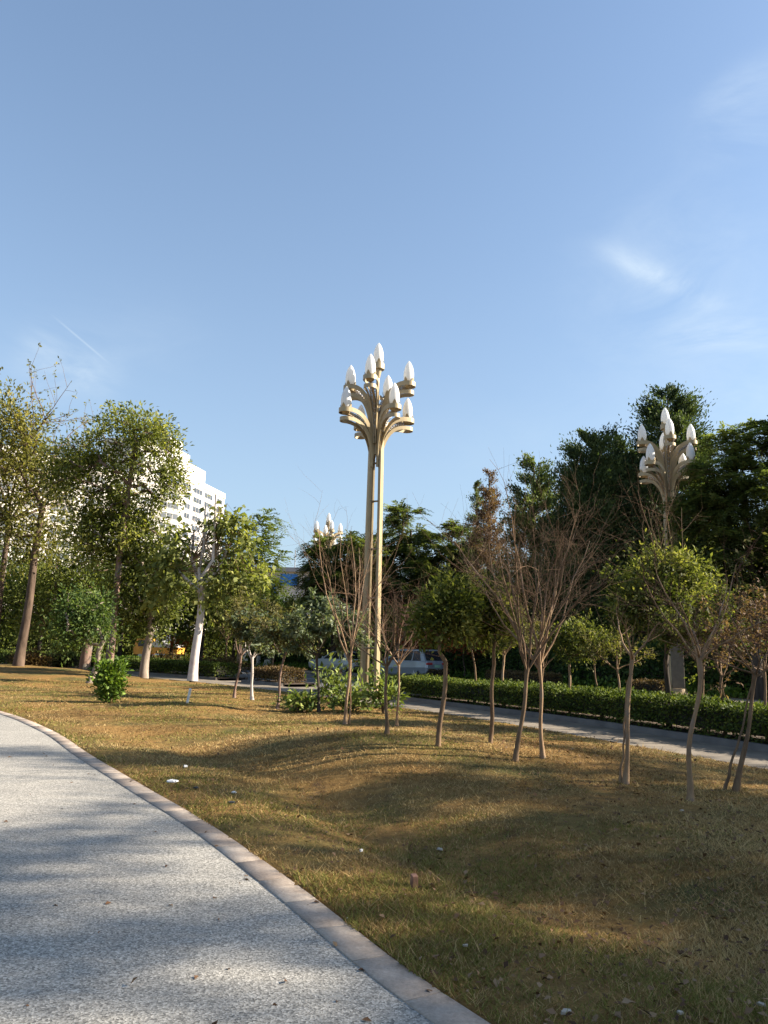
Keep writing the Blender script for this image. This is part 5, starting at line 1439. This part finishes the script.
ball(strip_pos(477), 668, 321, 0.05, 'hedge tree with a tall green crown right of the orange red tree', HED, [(480, 612, 20, 26), (470, 630, 16, 18), (492, 632, 14, 18)], 60, bark='olive', size=0.10, rc=0.26, name='hedge_tree')
hedge_tree(503, 600, 650, 322, 0.06, 'pale hedge tree, left one of the close twin stems', 'dull', 900, 0.9, bark='tan', n1=6, n2=7, n3=4)
hedge_tree(511, 605, 655, 323, 0.065, 'pale hedge tree, right one of the close twin stems', 'osmanthus', 1800, 0.9, bark='tan', n1=6, n2=7, n3=4)
hedge_tree(546, 600, 668, 324, 0.05, 'hedge tree hidden behind the widest bare pollard', 'dull', 600, 0.8, bark='olive', n1=6, n2=7, n3=4)
ball(strip_pos(575), 668, 325, 0.05, 'hedge tree with a small round light green crown, left of three close stems', HED, [(576, 638, 18, 18), (588, 644, 12, 14), (566, 646, 12, 12)], 50, bark='tan', size=0.09, rc=0.22, name='hedge_tree')
hedge_tree(592, 615, 660, 326, 0.045, 'thin hedge tree leaning left beside the round light green crown', 'osmanthus', 1200, 0.6, lean=-0.15, bark='olive', n1=6, n2=7, n3=4)
hedge_tree(612, 610, 668, 327, 0.05, 'hedge tree with forked slender arms left of the broad green crown', 'dull', 500, 0.8, bark='tan', n1=5, n2=6, n3=4)
ball(strip_pos(661), 660, 328, 0.085, 'stout hedge tree with a broad green crown hiding the post of the second lamp', HED, [(638, 592, 34, 32), (684, 590, 34, 32), (660, 574, 36, 22), (624, 612, 20, 20), (702, 610, 20, 22), (660, 606, 40, 26)], 230, bark='dark', size=0.09, rc=0.26, per=46, name='hedge_tree')
hedge_tree(700, 575, 665, 329, 0.06, 'hedge tree with a loose green crown right of the broad one', 'osmanthus', 4200, 1.0, bark='olive', n1=8, n2=8, n3=4)
hedge_tree(722, 590, 675, 330, 0.05, 'crooked double stemmed hedge tree near the right edge', 'russet', 700, 0.9, bark='olive', wob=0.08, n1=5, n2=7, n3=4, twin=(0.15, 0))
hedge_tree(752, 580, 670, 331, 0.05, 'reddish twiggy hedge tree at the right edge', 'russet', 900, 0.9, bark='olive', n1=7, n2=8, n3=5)
twig_tree('hedge_tree', strip_pos(667), 'tall thin bare hedge tree whose brown shoots cross the second lamp', HED, 335, hgt(strip_pos(667), 430), hgt(strip_pos(667), 610), 0.05, B['olive'], B['twig'], n1=6, n2=6, n3=4, width=0.45, rise=1.6, rmain=0.022)
for k, (u, Y, lab) in enumerate([(396, 46, 'slim street tree behind the front of the silver blue car'), (224, 44, 'dark little street tree at the green hedge block'), (272, 40, 'slim tree in the brownish hedge block'), (306, 66, 'slim street tree behind the white car')]):
    q = place(u, 680, Y); q.z = 0.05
    twig_tree('street_tree', q, lab, 'slim street trees down the road', 340 + k, 4.6, 1.9, 0.09, B['olive'], B['twig'], n1=7, n2=8, n3=4, width=1.3, leaf=LM['osmanthus'], nleaf=3000, lsize=0.16)

# ------------------------------------------------------------------ shrubs
q = hit(108, 703)
shrub('round_bush', q, 'glossy bright green bush alone on the lawn near the path bend', None, 401, 0.34, 0.36, hgt(q, 652), LM['bush'], n_stems=24, per=22, size=0.115, rc=0.17, aspect=0.4, cat='bush')
SH = 'leafy shrubs round the lamp base'
for k, (u, v, rx, top, leaf, lab) in enumerate([
        (332, 708, 0.6, 650, 'shrub', 'loose light green shrub left of the tallest bare sapling'), (366, 700, 0.65, 612, 'shrub', 'tall light green shrub in front of the lamp base'),
        (300, 712, 0.5, 690, 'shrub', 'low pale green shrub at the left end of the shrub clump'), (384, 714, 0.3, 668, 'shrub', 'narrow bright shrub right of the lamp base'),
        (352, 712, 0.6, 682, 'shrub', 'low pale leaved shrub at the foot of the tallest bare sapling')]):
    q = hit(u, v)
    shrub('leafy_shrub', q, lab, SH, 410 + k, rx, rx * 0.8, hgt(q, top), LM[leaf], n_stems=12, per=6, size=0.15, rc=0.30, aspect=0.42, bias=0.12)
for k, (u, Y, lab) in enumerate([(28, 44, 'brown twiggy shrub right of the left edge trunk'), (62, 46, 'olive clipped shrub left of the thick brown trunk'), (165, 43, 'reddish twiggy shrub between pale fluted and whitish trunks'), (226, 41.5, 'low russet shrub right of the whitish trunk')]):
    q = place(u, 676, Y)
    shrub('low_shrub', q, lab, 'low shrubs at the back of the left lawn', 420 + k, 1.35, 0.8, 1.0, LM['bronze'] if k != 1 else LM['dull'], n_stems=40, per=18, size=0.13, rc=0.25)

# ------------------------------------------------------------------ trees right of the frame that shade the lawn and the path
SHD = 'roadside shade trees right of the view'
for k, (x, y, h, lab) in enumerate([(20.5, 3.2, 14.5, 'tall roadside tree shading the near path'), (20.8, 7.2, 15.0, 'tall roadside tree shading the middle lawn'), (20.0, -1.0, 14.5, 'tall roadside tree beside the viewer'),
                                    (24.5, 5.0, 16.8, 'taller tree behind the roadside row'), (21.5, 11.0, 15.8, 'tree at the end of the roadside row next to the thicket'), (24.8, 1.0, 17.0, 'tallest tree of the back row')]):
    q = Vector((x, y, 0.1)); g = np.random.default_rng(500 + k); e = 1.7 if x > 23 else 0.0
    bl = [(g.uniform(-1.6, 1.6), g.uniform(-1.9, 1.9), e + g.uniform(7.6, 11.3), g.uniform(1.1, 1.7), g.uniform(1.1, 1.7), g.uniform(0.6, 1.0)) for _ in range(13)] + \
         [(g.uniform(-1.3, 1.3), g.uniform(-1.7, 1.7), e + g.uniform(11.2, 15.4), g.uniform(0.8, 1.25), g.uniform(0.8, 1.4), g.uniform(0.4, 0.7)) for _ in range(8)]
    broadleaf('roadside_tree', q, lab, SHD, 510 + k, h * 0.78, h * 0.30, 0.25, bl, 150, 64, 0.40, 0.155, B['dark'], LM['dark'], rtip=0.014)
for k, (x, y, lab) in enumerate([(9.6, 8.0, 'hedge tree just outside the view at the right'), (11.0, 4.6, 'hedge tree abreast of the near lawn'), (12.2, 1.5, 'hedge tree abreast of the viewer')]):
    twig_tree('hedge_tree', Vector((x, y, 0.085)), lab, HED, 540 + k, 4.3, 1.7, 0.07, B['olive'], B['twig'], n1=9, n2=9, n3=5, width=1.4, leaf=LM['osmanthus'], nleaf=4200, lsize=0.1)

# ------------------------------------------------------------------ small things on the lawn
M['brick'] = plain('brick_red', (0.27, 0.135, 0.085), 0.9, 0, 0.25, 30, 0.4)
M['pebble_white'] = plain('pale_stone', (0.42, 0.36, 0.29), 0.85, 0, 0.2, 20, 0.3)
M['paper'] = plain('white_paper', (0.70, 0.69, 0.67), 0.8, 0, 0.06, 8)
q = hit(414, 888); bm = bmesh.new(); add_box(bm, (0, 0, 0.04), (0.042, 0.06, 0.085), Matrix.Rotation(0.25, 3, 'Z') @ Matrix.Rotation(0.12, 3, 'X'), 0.006)
o = bm_obj('brick', bm, M['brick']); o.location = q; tag(o, 'small brown brick stub standing upright in the shaded grass', 'brick')
q = hit(187, 703); root = thing('marker_stake', q, 'short white marker stake in the lawn in front of the whitish trunk', 'stake')
bm = bmesh.new(); add_cyl(bm, (0, 0, -0.05), (0.06, 0, 0.34), 0.035, 0.035, 10); bm_obj('post', bm, M['paper'], root)
bm = bmesh.new(); add_cyl(bm, (0.06, 0, 0.34), (0.064, 0, 0.37), 0.042, 0.03, 10); bm_obj('cap', bm, M['paper'], root)


def slab_piece(u, v, sx, sy, th, mat, name, label, cat, seed, group=None):
    sx *= 0.62; sy *= 0.62; th *= 0.5
    g = np.random.default_rng(seed); q = hit(u, v); bm = bmesh.new(); n = 9
    a = np.sort(g.uniform(0, 2 * math.pi, n)); r = g.uniform(0.75, 1.05, n)
    lo = [bm.verts.new((sx * r[i] * math.cos(a[i]), sy * r[i] * math.sin(a[i]), 0.0)) for i in range(n)]
    hi = [bm.verts.new((sx * r[i] * .9 * math.cos(a[i]), sy * r[i] * .9 * math.sin(a[i]), th * g.uniform(0.7, 1.2))) for i in range(n)]
    for i in range(n): bm.faces.new((lo[i], lo[(i + 1) % n], hi[(i + 1) % n], hi[i]))
    bm.faces.new(hi); bm.faces.new(lo[::-1])
    o = bm_obj(name, bm, mat); o.location = q + Vector((0, 0, 0.012)); o.rotation_euler = (g.uniform(-.1, .1), g.uniform(-.1, .1), 0); tag(o, label, cat, group)


slab_piece(172, 783, 0.12, 0.10, 0.035, M['paper'], 'flat_slab', 'flat whitish slab lying in the grass near the path', 'slab', 601)
LIT = 'scraps lying in the grass dip'
slab_piece(234, 794, 0.05, 0.04, 0.03, M['paper'], 'paper_scrap', 'white paper scrap in the shaded grass dip, farther of the right pair', 'scrap', 602, LIT)
slab_piece(185, 768, 0.06, 0.05, 0.04, M['paper'], 'paper_scrap', 'small white scrap just behind the flat whitish slab', 'scrap', 603, LIT)
slab_piece(196, 790, 0.06, 0.05, 0.03, M['trim'], 'dark_scrap', 'dark scrap right of the flat whitish slab', 'scrap', 604, LIT)
slab_piece(232, 804, 0.08, 0.05, 0.025, M['trim'], 'dark_scrap', 'dark scrap in the grass dip below the white paper scrap', 'scrap', 605, LIT)
slab_piece(361, 853, 0.03, 0.025, 0.03, M['paper'], 'paper_scrap', 'tiny white scrap alone in the dark shade', 'scrap', 606, LIT)
STN = 'pale stones in the grass'
for k, (u, v, s, lab) in enumerate([(682, 812, 0.035, 'white pebble in front of the nearest sapling'), (567, 1019, 0.045, 'largest pale stone at the bottom edge of the lawn'), (680, 1019, 0.03, 'small pale stone at the bottom edge right of the largest'),
                                    (760, 1010, 0.045, 'pale stone in the bottom right corner'), (465, 949, 0.03, 'pale stone in the sunny grass beside the path border'), (440, 852, 0.05, 'buff stone behind the brown brick stub'), (347, 921, 0.012, 'tiny white pebble close to the path border')]):
    slab_piece(u, v, s, s * 0.75, s * 0.6, M['pebble_white'], 'stone', lab, 'stone', 620 + k, STN)
